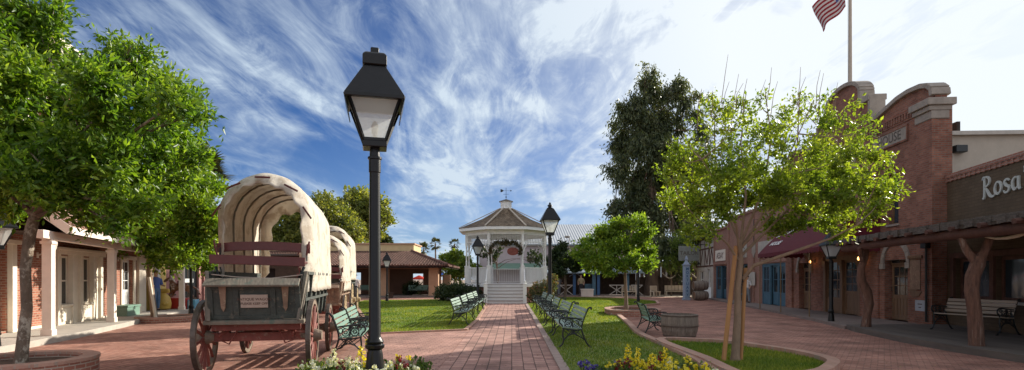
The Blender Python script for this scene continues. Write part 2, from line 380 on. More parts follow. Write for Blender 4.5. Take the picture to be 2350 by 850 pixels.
# ------------------------------------------------------------------ facade helpers (local frame: x right, z up, outside is -y)
def wall(x0, x1, z0, z1, holes=(), y=0, t=.3):
    """wall sheet with real thickness and rectangular openings"""
    m = MB(); xs = sorted({x0, x1, *[h[0] for h in holes], *[h[1] for h in holes]}); zs = sorted({z0, z1, *[h[2] for h in holes], *[h[3] for h in holes]})
    xs = [x for x in xs if x0 <= x <= x1]; zs = [z for z in zs if z0 <= z <= z1]
    inh = lambda x, z: any(h[0] < x < h[1] and h[2] < z < h[3] for h in holes)
    for i in range(len(xs) - 1):
        for j in range(len(zs) - 1):
            a, b, c, d = xs[i], xs[i + 1], zs[j], zs[j + 1]
            if inh((a + b) / 2, (c + d) / 2): continue
            m.add([(a, y, c), (b, y, c), (b, y, d), (a, y, d)], [(0, 1, 2, 3)])
            m.add([(a, y + t, c), (b, y + t, c), (b, y + t, d), (a, y + t, d)], [(3, 2, 1, 0)])
            for (u, v, cond) in (((a, a), (c, d), i == 0 or inh((xs[i - 1] + a) / 2, (c + d) / 2)), ((b, b), (c, d), i == len(xs) - 2 or inh((b + xs[min(i + 2, len(xs) - 1)]) / 2, (c + d) / 2))):
                if cond: m.add([(u[0], y, v[0]), (u[0], y + t, v[0]), (u[0], y + t, v[1]), (u[0], y, v[1])], [(0, 1, 2, 3)])
            for (zz, cond) in ((c, j == 0 or inh((a + b) / 2, (zs[j - 1] + c) / 2)), (d, j == len(zs) - 2 or inh((a + b) / 2, (d + zs[min(j + 2, len(zs) - 1)]) / 2))):
                if cond: m.add([(a, y, zz), (b, y, zz), (b, y + t, zz), (a, y + t, zz)], [(0, 1, 2, 3)])
    return m

def window(par, x0, x1, z0, z1, fm, nx=2, nz=2, y=.1, fw=.06, glass='glass_dark', sill=True, casing=0, name='window', cm=None):
    """a window filling an opening: frame and glazing bars, pane and sill as sub-parts"""
    f = MB(); d = .07
    f.box(x0, x0 + fw, y, y + d, z0, z1); f.box(x1 - fw, x1, y, y + d, z0, z1)
    f.box(x0 + fw, x1 - fw, y, y + d, z1 - fw, z1); f.box(x0 + fw, x1 - fw, y, y + d, z0, z0 + fw)
    g = .022 if x1 - x0 < 3 else .04
    for i in range(1, nx): xm = x0 + (x1 - x0) * i / nx; f.box(xm - g, xm + g, y + .012, y + d - .014, z0 + fw, z1 - fw)
    for j in range(1, nz): zm = z0 + (z1 - z0) * j / nz; f.box(x0 + fw, x1 - fw, y + .016, y + d - .018, zm - g, zm + g)
    o = f.build(name, fm, par)
    MB().box(x0 + fw - .005, x1 - fw + .005, y + .03, y + .04, z0 + fw - .005, z1 - fw + .005).build('pane', M[glass], o)
    if sill: MB().box(x0 - .06, x1 + .06, -.07, y + .001, z0 - .07, z0).build('sill', cm or fm, o, bevel=.008)
    if casing:
        c = MB(); c.box(x0 - casing, x0, -.04, .02, z0, z1); c.box(x1, x1 + casing, -.04, .02, z0, z1)
        c.box(x0 - casing - .04, x1 + casing + .04, -.06, .02, z1, z1 + casing * 1.2); c.build('casing', cm or fm, o, bevel=.006)
    return o

def door(par, x0, x1, z0, z1, dm, nx=3, nz=3, y=.14, lite=.5, glass='glass_dark', leaves=1, handle=True, planks=0, xs=None):
    """panelled door with a glazed upper part"""
    o = None
    w = (x1 - x0) / leaves
    for k in range(leaves):
        a = x0 + k * w + .01; b = x0 + (k + 1) * w - .01; zl = z0 + (z1 - z0) * lite; d = MB(); r = .1 * min(1, w)
        d.box(a, a + r, y, y + .05, z0, z1); d.box(b - r, b, y, y + .05, z0, z1); d.box(a + r, b - r, y, y + .05, z1 - r, z1)
        d.box(a + r, b - r, y, y + .05, zl - r * .6, zl + r * .6); d.box(a + r, b - r, y, y + .05, z0, z0 + r * 1.6)
        d.box(a + r, b - r, y + .02, y + .045, z0 + r * 1.6, zl - r * .6)
        if planks:
            for i in range(planks): xm = a + r + (b - a - 2 * r) * (i + .5) / planks; hw = (b - a - 2 * r) / planks * .44; d.box(xm - hw, xm + hw, y + .008, y + .02, z0 + r * 1.6, zl - r * .6)
        else: d.box(a + r * 1.8, b - r * 1.8, y + .006, y + .02, z0 + r * 2.4, zl - r * 1.4)
        for i in range(1, nx): xm = a + r + (b - a - 2 * r) * i / nx; d.box(xm - .014, xm + .014, y + .012, y + .04, zl + r * .6, z1 - r)
        for j in range(1, nz): zm = zl + r * .6 + (z1 - r - zl - r * .6) * j / nz; d.box(a + r, b - r, y + .014, y + .038, zm - .014, zm + .014)
        o = d.build('door', dm, par)
        MB().box(a + r - .004, b - r + .004, y + .022, y + .03, zl + r * .6 - .004, z1 - r + .004).build('pane', M[glass], o)
        if handle: MB().tube([(a + r * .5, y - .001, z0 + 1.0), (a + r * .5, y - .05, z0 + 1.0), (a + r * .5, y - .05, z0 + 1.13), (a + r * .5, y - .001, z0 + 1.13)], .01, 6).build('handle', M['iron'], o)
    return o
# ------------------------------------------------------------------ ground
g = MB(); g.add([(-400, -60, 0), (400, -60, 0), (400, 700, 0), (-400, 700, 0)], [(0, 1, 2, 3)]); struct('ground', g, M['dirt'])
def sheet(poly, z):
    m = MB(); m.add([(x, y, z) for x, y in poly], [tuple(range(len(poly)))]); return m
struct('brick_pavement', sheet([(-13.6, -6), (12, -6), (12, 20), (16.5, 44), (14, 62), (-2, 47), (-12, 44), (-16, 40), (-16.5, 20)], .004), M['pave'])
struct('garden_path', sheet([(-1.25, 2), (.8, 2), (.8, 34.2), (-1.6, 34.2), (-1.25, 20)], .012), M['path'])
struct('cross_path', sheet([(-3.3, 9.5), (-1.27, 9.2), (-1.27, 16.2), (-3.75, 14.9), (-3.6, 12)], .008), M['path_cross'])

def closed_offset(pts, d, closed=True):
    out = []; n = len(pts)
    for i in range(n):
        if closed: a, b = Vector(pts[i - 1]), Vector(pts[(i + 1) % n])
        else: a, b = Vector(pts[max(i - 1, 0)]), Vector(pts[min(i + 1, n - 1)])
        t = (b - a).normalized(); out.append((pts[i][0] + t.y * d, pts[i][1] - t.x * d))
    return out
def smooth_pts(pts, closed=True, k=4):
    out = []; n = len(pts)
    rng = range(n) if closed else range(n - 1)
    for i in rng:
        p0, p1, p2, p3 = [Vector(pts[(i + j) % n] if closed else pts[min(max(i + j, 0), n - 1)]) for j in (-1, 0, 1, 2)]
        for s in range(k):
            t = s / k
            q = .5 * ((2 * p1) + (-p0 + p2) * t + (2 * p0 - 5 * p1 + 4 * p2 - p3) * t * t + (-p0 + 3 * p1 - 3 * p2 + p3) * t ** 3); out.append((q.x, q.y))
    if not closed: out.append(tuple(pts[-1]))
    return out
def kerb(pts, w, z0, z1, closed=True):
    """a raised strip following a line, w wide to its right-hand side"""
    m = MB(); off = closed_offset(pts, w, closed); n = len(pts)
    for i in range(n if closed else n - 1):
        j = (i + 1) % n; a, b, c, d = pts[i], pts[j], off[j], off[i]
        v = [(*a, z0), (*b, z0), (*c, z0), (*d, z0), (*a, z1), (*b, z1), (*c, z1), (*d, z1)]
        m.add(v, [(4, 5, 6, 7), (0, 1, 5, 4), (2, 3, 7, 6)] + ([] if closed else ([(0, 4, 7, 3)] if i == 0 else [(1, 2, 6, 5)] if i == n - 2 else [])))
    return m
lawnL = [(-3.85, 15.2), (-1.45, 16.35), (-1.35, 20), (-1.45, 26), (-1.65, 34), (-3.2, 36), (-4.4, 40), (-10.3, 38), (-9.7, 33), (-8.7, 30.7), (-6.2, 22.8)]
struct('lawn', sheet(lawnL, .03), M['grass_base'])
struct('lawn_edging', kerb(lawnL, .14, 0, .05), M['coping_brick'])
curbR = [(2.5, 6.6), (3.0, 7.8), (3.2, 9.2), (3.3, 9.94), (3.34, 11.3), (3.36, 12.8), (3.4, 15), (3.84, 18.4), (4.2, 21.6), (4.6, 25), (5.1, 28.4)]
curbR2 = [(5.1, 28.4), (6.6, 29.9), (8.6, 32.3), (9.6, 36.5), (9.0, 41), (6, 44), (2.6, 44.5), (2.6, 36), (.97, 34.2)]
lawnR = [(.97, 6.6)] + smooth_pts(curbR, False)[:-1] + curbR2
struct('lawn', sheet(lawnR, .03), M['grass_base'])
struct('lawn_kerb', kerb(smooth_pts(curbR, False) + curbR2[1:], .17, 0, .1, False), M['coping_brick'])
struct('path_edging', kerb([(.8, 2), (.8, 18), (.8, 34.2)], .16, 0, .045, False), M['edging'])
kid = smooth_pts([(3.62, 8.2), (3.62, 10), (3.6, 12.9), (4.3, 12.95), (4.93, 12.55), (5.3, 11.7), (5.62, 10.8), (5.62, 9.8), (5.2, 9.1), (4.6, 8.5)])
struct('tree_bed', sheet(kid, .035), M['grass_base'])
struct('tree_bed_kerb', kerb(kid[::-1], .2, 0, .13), M['coping_brick'])
# walkway on the right and the porch floor on the left
struct('sidewalk', MB().slab([(13.6, 16.8), (14.6, 28), (16.2, 45), (15.4, 46), (14.4, 38.8), (12, 25.2), (10.9, 19.5), (10.25, 17), (10.2, 16.7)], 0, .1), M['walk'])
bw = MB(); edge = [(10.3, 16.9), (9.95, 15.8), (9.45, 13.2), (9.3, 11.7), (9.35, 10), (9.2, 7)]
bw.slab(edge[::-1] + [(13.6, 16.9), (12.2, 7)][::-1], 0, .15) if False else bw.slab([(13.6, 16.79), (10.25, 16.69), (9.95, 15.8), (9.45, 13.2), (9.3, 11.7), (9.35, 10), (9.2, 6), (12.2, 6)], 0, .15)
struct('boardwalk', bw, M['boards'])
struct('porch_floor', MB().slab([(-9.9, 8), (-10.5, 11.1), (-11.25, 14), (-12.3, 17.3), (-13.25, 19.8), (-14.4, 24), (-15.2, 27.5), (-15.8, 30.5), (-19, 31), (-15.2, 16), (-13, 8)], 0, .15), M['concrete'])
struct('sandy_yard', sheet([(6.8, 46.5), (18, 45.5), (20, 62), (6, 62)], .008), M['sand'])

# grass blades: uncountable, one object
def inside(x, y, poly):
    r = np.zeros(len(x), bool); n = len(poly); j = n - 1
    for i in range(n):
        xi, yi = poly[i]; xj, yj = poly[j]
        c = ((yi > y) != (yj > y)) & (x < (xj - xi) * (y - yi) / (yj - yi + 1e-12) + xi); r ^= c; j = i
    return r
def fast_mesh(name, V, F, m, parent=None):
    """V (n,3), F (m,k) arrays"""
    me = bpy.data.meshes.new(name); k = F.shape[1]
    me.vertices.add(len(V)); me.vertices.foreach_set('co', V.astype(np.float32).ravel())
    me.loops.add(F.size); me.loops.foreach_set('vertex_index', F.astype(np.int32).ravel())
    me.polygons.add(len(F)); me.polygons.foreach_set('loop_start', np.arange(0, F.size, k, dtype=np.int32))
    me.update(calc_edges=True); me.materials.append(m)
    o = bpy.data.objects.new(name, me); C.objects.link(o)
    if parent: o.parent = parent
    return o
rng = np.random.default_rng(3)
def blades(poly, n, z, ymax, hmin=.03, hmax=.06):
    P = np.array(poly); lo = P.min(0); hi = np.minimum(P.max(0), [99, ymax])
    u = rng.random(n * 3); X = lo[0] + (hi[0] - lo[0]) * rng.random(n * 3); Y = lo[1] + (hi[1] - lo[1]) * u ** 1.6
    k = inside(X, Y, poly); X = X[k][:n]; Y = Y[k][:n]; n = len(X); X = X + rng.normal(0, .025, n); Y = Y + rng.normal(0, .025, n)
    w = .004 + Y * .00035; h = rng.uniform(hmin, hmax, n); a = rng.random(n) * 2 * PI; lx = rng.normal(0, .02, n); ly = rng.normal(0, .02, n)
    V = np.empty((n, 3, 3)); V[:, 0] = np.c_[X - np.cos(a) * w, Y - np.sin(a) * w, np.full(n, z)]; V[:, 1] = np.c_[X + np.cos(a) * w, Y + np.sin(a) * w, np.full(n, z)]
    V[:, 2] = np.c_[X + lx, Y + ly, z + h]; return V.reshape(-1, 3)
Vg = np.vstack([blades(lawnR, 70000, .03, 45), blades(lawnL, 45000, .03, 40), blades(kid, 16000, .035, 14, .03, .07)])
def litter(n, x0, x1, y0, y1, z, s):
    X = rng.uniform(x0, x1, n); Y = y0 + (y1 - y0) * rng.random(n) ** 1.5; a = rng.random(n) * 6.28; r = s * rng.uniform(.5, 1.3, n); V = np.empty((n, 4, 3))
    for j, (da, f) in enumerate(((0, 1), (1.57, .4), (3.14, 1), (4.71, .4))): V[:, j] = np.c_[X + np.cos(a + da) * r * f, Y + np.sin(a + da) * r * f, z + rng.uniform(.003, .015, n)]
    return V.reshape(-1, 3)
Vl = np.vstack([litter(260, -10, -3.2, 7, 22, .004, .03), litter(160, 3.8, 9.5, 9, 26, .004, .03), litter(120, -1.2, .8, 8, 30, .012, .022), litter(90, -3.3, -1.3, 9, 15, .008, .022), litter(500, 1, 3.2, 9, 24, .07, .02)])
M['litter'] = leafmat('litter', (.12, .06, .02), (.25, .15, .05), (.4, .32, .12), .1, .8)
o = fast_mesh('leaf_litter', Vl, np.arange(len(Vl)).reshape(-1, 4), M['litter']); tag(o, 'small dry leaves scattered over the paving and lawn', 'leaf litter', kind='stuff')
o = fast_mesh('grass', Vg, np.arange(len(Vg)).reshape(-1, 3), M['grass']); tag(o, 'short mown green grass of the lawns and the tree bed', 'grass', kind='stuff')
# ------------------------------------------------------------------ foliage
def unit(v): return v / np.maximum(np.linalg.norm(v, axis=-1, keepdims=True), 1e-9)
def leaf_cloud(clumps, n, size, per=9, twig=.32, shell=.55, droop=0, narrow=.34, up=.5, rs=1, seed=1):
    """leaves set along short twigs through a set of ellipsoid clumps -> vertex/face arrays, plus some twig segments"""
    rg = np.random.default_rng(seed)
    vol = np.array([(c[1][0] * c[1][1] * c[1][2]) ** .75 * (c[2] if len(c) > 2 else 1) for c in clumps]); cnt = np.maximum(1, (vol / vol.sum() * n / per).astype(int))
    tp, td = [], []
    for (c, *rest), k in zip([(c[0], c[1]) for c in clumps], cnt):
        r = np.array(rest[0]); d = unit(rg.normal(size=(k, 3))); rad = rg.random(k) ** (1 / 3.) * (1 - shell) + shell * rg.random(k) ** .35
        rad *= 1 + .22 * np.sin(d[:, 0] * 5 + c[0] * 3) * np.sin(d[:, 2] * 6 + c[1]) + rg.normal(0, .08, k)
        tp.append(np.array(c) + d * r * rad[:, None]); dd = d + rg.normal(0, .5, (k, 3)); dd[:, 2] += up - droop; td.append(unit(dd))
    tp = np.vstack(tp); td = np.vstack(td); T = len(tp)
    s = np.tile(np.linspace(0, 1, per), (T, 1)); tl = twig * rg.uniform(.5, 1.4, (T, 1, 1))
    P = tp[:, None, :] + td[:, None, :] * (s[..., None] - .5) * tl; P[..., 2] -= droop * .25 * s ** 2 * tl[..., 0]
    P += rg.normal(0, size * .25, P.shape)
    D = td[:, None, :] + rg.normal(0, .75, P.shape); D[..., 2] -= .15 + droop * 1.4; D = unit(D).reshape(-1, 3); P = P.reshape(-1, 3); N = len(P)
    A = unit(np.cross(D, rg.normal(size=(N, 3)))); B = np.cross(D, A); ls = size * rg.uniform(.6, 1.35, (N, 1)); w = ls * narrow
    V = np.empty((N, 4, 3)); V[:, 0] = P; V[:, 1] = P + D * ls * .45 + A * w + B * ls * .08; V[:, 2] = P + D * ls - B * ls * .1; V[:, 3] = P + D * ls * .45 - A * w + B * ls * .08
    i = np.arange(N) * 4; F = np.vstack([np.c_[i, i + 1, i + 2], np.c_[i, i + 2, i + 3]])
    return V.reshape(-1, 3), F, tp, td
def tree(name, label, cat, base, trunk, clumps, n, size, leafm, bark, fork=None, limb_r=.05, group=None, twigs=5, seed=1, tk=1, sd_=None, **kw):
    root = thing(name, label, cat, base, 0, group); b = Vector(base)
    rl = [(tuple(Vector(c[0]) - b), c[1]) + tuple(c[2:]) for c in clumps]
    V, F, tp, td = leaf_cloud(subdiv(rl, *sd_, seed) if sd_ else rl, n, size, seed=seed, **kw); fast_mesh('crown', V, F, leafm, root)
    m = MB(); random.seed(seed); tr = [(Vector(p) - b, r) for p, r in trunk]
    m.tube([p for p, r in tr], [r for p, r in tr], 12, jit=.05)
    top, tr_r = tr[-1]; rg = random.Random(seed)
    low = tr[-2][0]
    for c in rl:
        e = Vector(c[0]); s0 = top.lerp(low, rg.random() * .35); mid = s0.lerp(e, .5) + Vector((rg.uniform(-.12, .12), rg.uniform(-.12, .12), .1)) * (e - s0).length
        if limb_r > 0:
            q = [s0, s0.lerp(mid, .5) + Vector((0, 0, .04)) * (e - s0).length, mid, e]; m.tube(q, [limb_r, limb_r * .8, limb_r * .55, limb_r * .25], 6)
            for k in range(twigs):
                d = Vector([rg.gauss(0, 1) for _ in range(3)]); d.z = abs(d.z) * .8; d.normalize()
                t = rg.uniform(.3, 1); s1 = mid.lerp(e, t); e1 = e + Vector((d.x * c[1][0], d.y * c[1][1], d.z * c[1][2])) * rg.uniform(.7, 1.02)
                m.tube([s1, s1.lerp(e1, .5) + Vector((0, 0, .03)), e1], [limb_r * .3, limb_r * .17, limb_r * .07], 4, caps=False)
    m.build('trunk', bark, root, smooth=True)
    return root
def px_clumps(lst, Y, jy, f, seed=1):
    """(px, py, radius px) of a clump at depth Y (+-jy) -> centre and radii in metres"""
    rg = random.Random(seed); out = []
    for t in lst:
        y = Y + rg.uniform(-jy, jy); c = at(t[0], t[1], y); r = t[2] / 1250 * y; out.append((tuple(c), (r, r * f, r * (t[3] if len(t) > 3 else .85))))
    return out

def subdiv(cl, k, f, seed=1, sh=.95):
    rg = random.Random(seed); out = []
    for c in cl:
        for _ in range(k):
            d = Vector([rg.gauss(0, 1) for _ in range(3)]).normalized() * (rg.random() ** .45) * sh; r = c[1]; g = f * rg.uniform(.7, 1.3)
            out.append(((c[0][0] + d.x * r[0], c[0][1] + d.y * r[1], c[0][2] + d.z * r[2]), (r[0] * g, r[1] * g, r[2] * g)) + tuple(c[2:]))
    return out
# the big young ash on the left in its round brick planter
t1 = px_clumps([(90, 40, 55), (55, 110, 75), (150, 175, 70), (250, 150, 62), (305, 125, 42), (350, 190, 62), (405, 235, 52), (450, 258, 36), (390, 300, 68),
    (430, 355, 45), (330, 280, 85), (240, 250, 95), (130, 270, 100), (20, 230, 100), (30, 60, 70), (200, 350, 95), (100, 380, 95), (0, 360, 95), (300, 390, 85), (370, 420, 60),
    (30, 440, 70), (150, 445, 75), (240, 460, 70), (300, 475, 60), (215, 490, 40), (265, 520, 30), (-90, 120, 110), (-110, 300, 120), (-60, 430, 80), (-150, 40, 100), (350, 470, 50), (40, 462, 40)], 8.3, 1.1, 1.1, 5)
tree('ash_tree', 'big leafy ash tree with pale blotched trunk in the round brick planter at left', 'tree', (-7.4, 8.2, .22),
     [((-7.4, 8.2, .1), .11), ((-7.38, 8.2, .4), .085), ((-7.32, 8.22, 1.1), .072), ((-7.33, 8.2, 1.7), .068), ((-7.27, 8.22, 2.25), .075), ((-7.2, 8.25, 2.6), .07)],
     t1, 86000, .10, M['leaf_left'], M['bark'], limb_r=.045, seed=5, per=11, twig=.42, narrow=.2, sd_=(9, .36), shell=.2)
# tree by the porch
t2 = px_clumps([(300, 480, 45), (350, 430, 60), (400, 390, 60), (440, 430, 60), (470, 480, 45), (330, 540, 42), (390, 500, 70), (440, 540, 60), (480, 555, 38), (350, 580, 32), (410, 585, 38), (460, 590, 34), (495, 520, 22), (280, 540, 36), (390, 450, 60), (470, 420, 36), (410, 350, 45), (370, 340, 40)], 19.6, 1.3, 1.2, 8)
tree('ash_tree', 'bushy green tree with slanting trunk in the low brick planter by the white porch', 'tree', (-13.0, 19.8, .2),
     [((-13.0, 19.8, .1), .12), ((-13.08, 19.8, .9), .095), ((-13.2, 19.8, 1.8), .095), ((-13.05, 19.8, 2.5), .09)], t2, 52000, .155, M['leaf_near_porch'], M['bark_pale'], limb_r=.06, seed=8, per=10, twig=.55, narrow=.24, sd_=(7, .4), shell=.2)
# young staked tree at the right, sparse and backlit
t3l = [(1560, 370, 45), (1590, 420, 55), (1560, 480, 42), (1620, 340, 50), (1640, 270, 40), (1625, 235, 26), (1680, 300, 45), (1700, 240, 32), (1745, 240, 30), (1760, 300, 50), (1660, 400, 62), (1640, 480, 55),
    (1600, 530, 36), (1700, 470, 60), (1740, 390, 60), (1800, 330, 55), (1830, 240, 32), (1870, 250, 34), (1890, 310, 50), (1940, 270, 36), (1970, 310, 36), (1950, 360, 50), (1850, 390, 65), (1800, 450, 60), (1900, 440, 60),
    (1980, 420, 52), (2025, 390, 34), (2030, 450, 34), (1990, 490, 34), (1930, 510, 38), (1850, 500, 42), (1790, 520, 32), (2045, 360, 18), (1710, 350, 50), (1580, 330, 28), (1545, 420, 24), (1890, 380, 60)]
t3 = px_clumps(t3l, 10.1, 1.3, 1.15, 11)
b3 = Vector((4.1, 10, .04)); fk = at(1700, 590, 10)
r3 = thing('ash_tree', 'young sparse yellow-green tree tied between wooden stakes in the kerbed bed', 'tree', b3)
V, F, tp, td = leaf_cloud(subdiv([(tuple(Vector(c[0]) - b3), c[1], .5 if c[0][2] > 3.75 else .85 if c[0][2] > 3.2 else 1.25) for c in t3], 10, .29, 4, 1.12), 33000, .075, per=9, twig=.26, shell=.1, seed=12, up=.6, narrow=.24); fast_mesh('crown', V, F, M['leaf_right'], r3)
m = MB(); random.seed(3); o_ = lambda v: Vector(v) - b3
m.tube([o_((4.1, 10, 0)), o_((4.1, 10, .15)), o_((4.14, 10, .8)), o_(at(1693, 660, 10)), o_(at(1699, 600, 10)), o_(at(1698, 555, 10))], [.11, .075, .062, .055, .055, .035], 12, jit=.06)
mains = [((1698, 590), [(1690, 520), (1650, 430), (1600, 350)], -.5), ((1700, 560), [(1712, 450), (1700, 330), (1712, 215)], .5), ((1698, 575), [(1745, 500), (1800, 380), (1868, 230)], 0), ((1703, 585), [(1770, 520), (1860, 430), (1950, 320)], .7),
         ((1706, 640), [(1730, 610), (1830, 575), (1905, 548), (1980, 510)], -.6), ((1699, 560), [(1660, 470), (1640, 350), (1640, 230)], .8), ((1700, 570), [(1790, 470), (1830, 330), (1835, 215)], -.8), ((1696, 600), [(1670, 560), (1610, 510), (1560, 460)], -.3), ((1700, 560), [(1750, 440), (1770, 320), (1755, 200)], .3)]
lines = []
for (s0, pts, dy) in mains:
    q = [o_(at(*s0, 10))] + [o_(at(x, y, 10 + dy * (i + 1) / len(pts) * 1.3)) for i, (x, y) in enumerate(pts)]
    m.tube(q, [.027, .021, .013, .006, .004][:len(q)] if len(q) == 4 else [.038, .034, .028, .018, .01], 7); lines.append(q)
rg = random.Random(5)
for c in t3:
    e = o_(c[0]); best = min(((p, (p - e).length) for q in lines for i in range(len(q) - 1) for p in [q[i].lerp(q[i + 1], t) for t in (.2, .5, .8)] if p.z < e.z + .05), key=lambda z: z[1], default=(lines[0][1], 0))[0]
    m.tube([best, best.lerp(e, .5) + Vector((0, 0, -.04)), e], [.013, .009, .006], 5, caps=False)
    for k in range(6):
        d = Vector([rg.gauss(0, 1) for _ in range(3)]); d.z = abs(d.z); d.normalize(); e1 = e + d * c[1][0] * rg.uniform(.6, 1.05)
        m.tube([e, e.lerp(e1, .5) + Vector((0, 0, .02)), e1], [.006, .004, .002], 3, caps=False)
for (x, y, h) in [(1603, 260, 60), (1648, 200, 75), (1672, 260, 80), (1690, 215, 40), (1712, 230, 55), (1740, 215, 50), (1752, 205, 60), (1822, 210, 60), (1830, 205, 45), (1868, 210, 60), (1880, 240, 70), (1905, 240, 50), (1915, 250, 70), (1625, 230, 40), (1765, 230, 55), (1655, 215, 45)]:
    p = o_(at(x - rg.uniform(-8, 8), y + 40, 10 + rg.uniform(-.8, .8))); m.tube([p, p + Vector((rg.uniform(.0, .08), 0, h / 125 * .9)), p + Vector((rg.uniform(.02, .14), 0, h / 125 * 1.5))], [.0065, .005, .003], 5)
m.build('trunk', M['bark_pale'], r3, smooth=True)
st = thing('tree_stake', 'tall leaning orange-brown wooden stake left of the young tree trunk', 'stake', (3.86, 9.95, 0), group='stakes holding the young tree')
MB().tube([(0, 0, 0), (.24, .02, 2.15)], [.042, .038], 12).build('pole', M['wood_stake'], st, smooth=True)
st = thing('tree_stake', 'shorter wooden stake close on the right of the young tree trunk', 'stake', (4.22, 10.05, 0), group='stakes holding the young tree')
MB().tube([(0, 0, 0), (.09, .0, 1.75)], [.036, .034], 12).build('pole', M['wood_stake'], st, smooth=True)
MB().tube([(.075, 0, 1.5), (.0, -.09, 1.5), (-.12, -.02, 1.5), (0, .07, 1.5), (.075, 0, 1.5)], .008, 6).build('tie_strap', M['black_metal'], st)
st = thing('tree_stake', 'pale leaning stake against the trunk of the porch tree', 'stake', (-12.85, 19.65, .1), group='stakes holding the young tree')
MB().tube([(0, 0, 0), (-.26, .02, 1.5)], [.055, .05], 12).build('pole', M['cream'], st, smooth=True)
# small round tree in the raised brick planter
t4 = px_clumps([(1345, 580, 26), (1370, 545, 28), (1400, 530, 24), (1425, 520, 22), (1460, 520, 22), (1480, 545, 24), (1490, 580, 22), (1450, 560, 34), (1410, 575, 34), (1380, 600, 28), (1440, 605, 30), (1480, 610, 20), (1350, 610, 18), (1400, 618, 18), (1468, 505, 10)], 23.1, .9, 1.3, 21)
tree('ash_tree', 'small round-headed light green tree in the raised brick planter on the lawn corner', 'tree', (4.85, 23.1, .22),
     [((4.85, 23.1, .15), .1), ((4.83, 23.1, .9), .065), ((4.8, 23.1, 1.7), .06), ((4.8, 23.1, 2.0), .05)], t4, 22000, .13, M['leaf_mid'], M['bark_pale'], limb_r=.035, seed=22, per=8, twig=.42, shell=.2, narrow=.28, sd_=(7, .36))
# tall eucalyptus
t5 = px_clumps([(1480, 190, 26, 1.6), (1450, 250, 34, 1.5), (1500, 260, 40, 1.5), (1430, 320, 36, 1.4), (1480, 340, 48, 1.4), (1550, 220, 26, 1.5), (1575, 270, 30, 1.6), (1540, 330, 42, 1.5), (1420, 400, 30, 1.4), (1460, 420, 46, 1.3), (1520, 420, 50, 1.3), (1580, 380, 40, 1.4),
    (1410, 470, 20, 1.3), (1450, 490, 44, 1.2), (1510, 500, 50, 1.2), (1570, 470, 45, 1.3), (1590, 540, 30, 1.4), (1540, 560, 40, 1.2), (1500, 570, 36, 1), (1560, 600, 22, 1.4), (1610, 300, 20, 1.5), (1600, 220, 14, 1), (1440, 540, 24, 1.2), (1480, 160, 10, 1.5), (1620, 500, 26, 1.4), (1555, 195, 10, 2)], 50, 1.8, 1.15, 31)
tree('eucalyptus_tree', 'very tall dark drooping eucalyptus rising behind the lawn lamp', 'tree', (12.8, 50, 0),
     [((12.8, 50, -.1), .75), ((12.8, 50, 1.5), .55), ((12.9, 50, 4), .5), ((12.6, 50, 8), .4), ((12.8, 50, 12), .3), ((12.6, 50, 15), .2)], t5, 92000, .30, M['leaf_euc'], M['bark_dark'], limb_r=.13, seed=32, per=9, twig=1.3, droop=.9, narrow=.19, shell=.2, sd_=(6, .42))
# trees behind the wagons and the tiled building
def blob_tree(name, label, lst, Y, base, n, size, lm, seed, group=None, r=.25, **kw):
    c = px_clumps(lst, Y, 1.5, 1.1, seed); x, y, z = base; top = min(c, key=lambda q: q[0][2])[0][2]
    return tree(name, label, 'tree', base, [((x, y, z - .1), r * 1.3), ((x + .1, y, z + top * .4), r), ((x, y, top), r * .8)], c, n, size, lm, M['bark_dark'], limb_r=r * .4, seed=seed, group=group, **kw)
G_ = 'trees beyond the buildings'
blob_tree('broad_tree', 'wide dense yellow-olive tree behind the covered wagons', [(640, 520, 50), (700, 500, 40), (745, 480, 36), (780, 505, 38), (720, 540, 50), (790, 545, 36), (810, 530, 24), (680, 560, 50), (740, 460, 20), (600, 540, 40), (820, 560, 20)], 56, (-20, 56, 0), 26000, .28, M['leaf_olive'], 41, G_, per=9, twig=.9)
blob_tree('airy_tree', 'airy grey-green tree with gaps right of the dense olive one', [(820, 455, 26), (800, 470, 22), (850, 470, 24), (870, 495, 24), (888, 505, 16), (840, 505, 24), (860, 530, 22), (825, 490, 20), (875, 470, 14), (835, 535, 22)], 66, (-17.5, 66, 0), 11000, .34, M['leaf_olive'], 42, G_, per=8, twig=1.0, shell=.2)
blob_tree('round_tree', 'small dark round treetop just above the tan parapet', [(880, 550, 13), (888, 556, 10), (872, 556, 10)], 75, (-17.7, 75, 0), 2500, .36, M['leaf_dark'], 43, G_)
blob_tree('feathery_tree', 'bright feathery green tree left of the gazebo behind the umbrellas', [(1025, 600, 22), (1045, 590, 20), (1060, 610, 20), (1035, 620, 20), (1010, 610, 12), (1070, 600, 14), (1050, 625, 20), (1085, 620, 20)], 58, (-5.6, 58, 0), 10000, .22, M['leaf_bright'], 44, G_, r=.15, shell=.25)
blob_tree('garden_tree', 'leafy mid-green tree between gazebo and blue pavilion', [(1275, 590, 14, 1.3), (1290, 570, 12, 1.3), (1300, 600, 18), (1320, 610, 18), (1280, 620, 18), (1335, 590, 16), (1260, 600, 12)], 43.5, (4.2, 43.5, 0), 9000, .17, M['leaf_dark'], 45, G_, r=.1, shell=.3)
blob_tree('garden_tree', 'bare-looking young tree seen through the gazebo', [(1130, 590, 16), (1110, 580, 14), (1145, 575, 10), (1225, 590, 16), (1240, 600, 14)], 50, (-1.4, 50, 0), 1800, .2, M['leaf_dark'], 46, G_, r=.08, shell=.2, twigs=9)
blob_tree('pepper_tree', 'golden-green tree foliage hanging in front of the half-timbered house', [(1560, 560, 24, 1.3), (1580, 600, 16, 1.5), (1540, 600, 18, 1.2), (1600, 550, 16), (1620, 540, 16), (1500, 600, 16), (1570, 620, 8, 2)], 47, (15.6, 49.5, 0), 8000, .16, M['leaf_bright'], 47, G_, r=.2, droop=.8, narrow=.2, shell=.2)
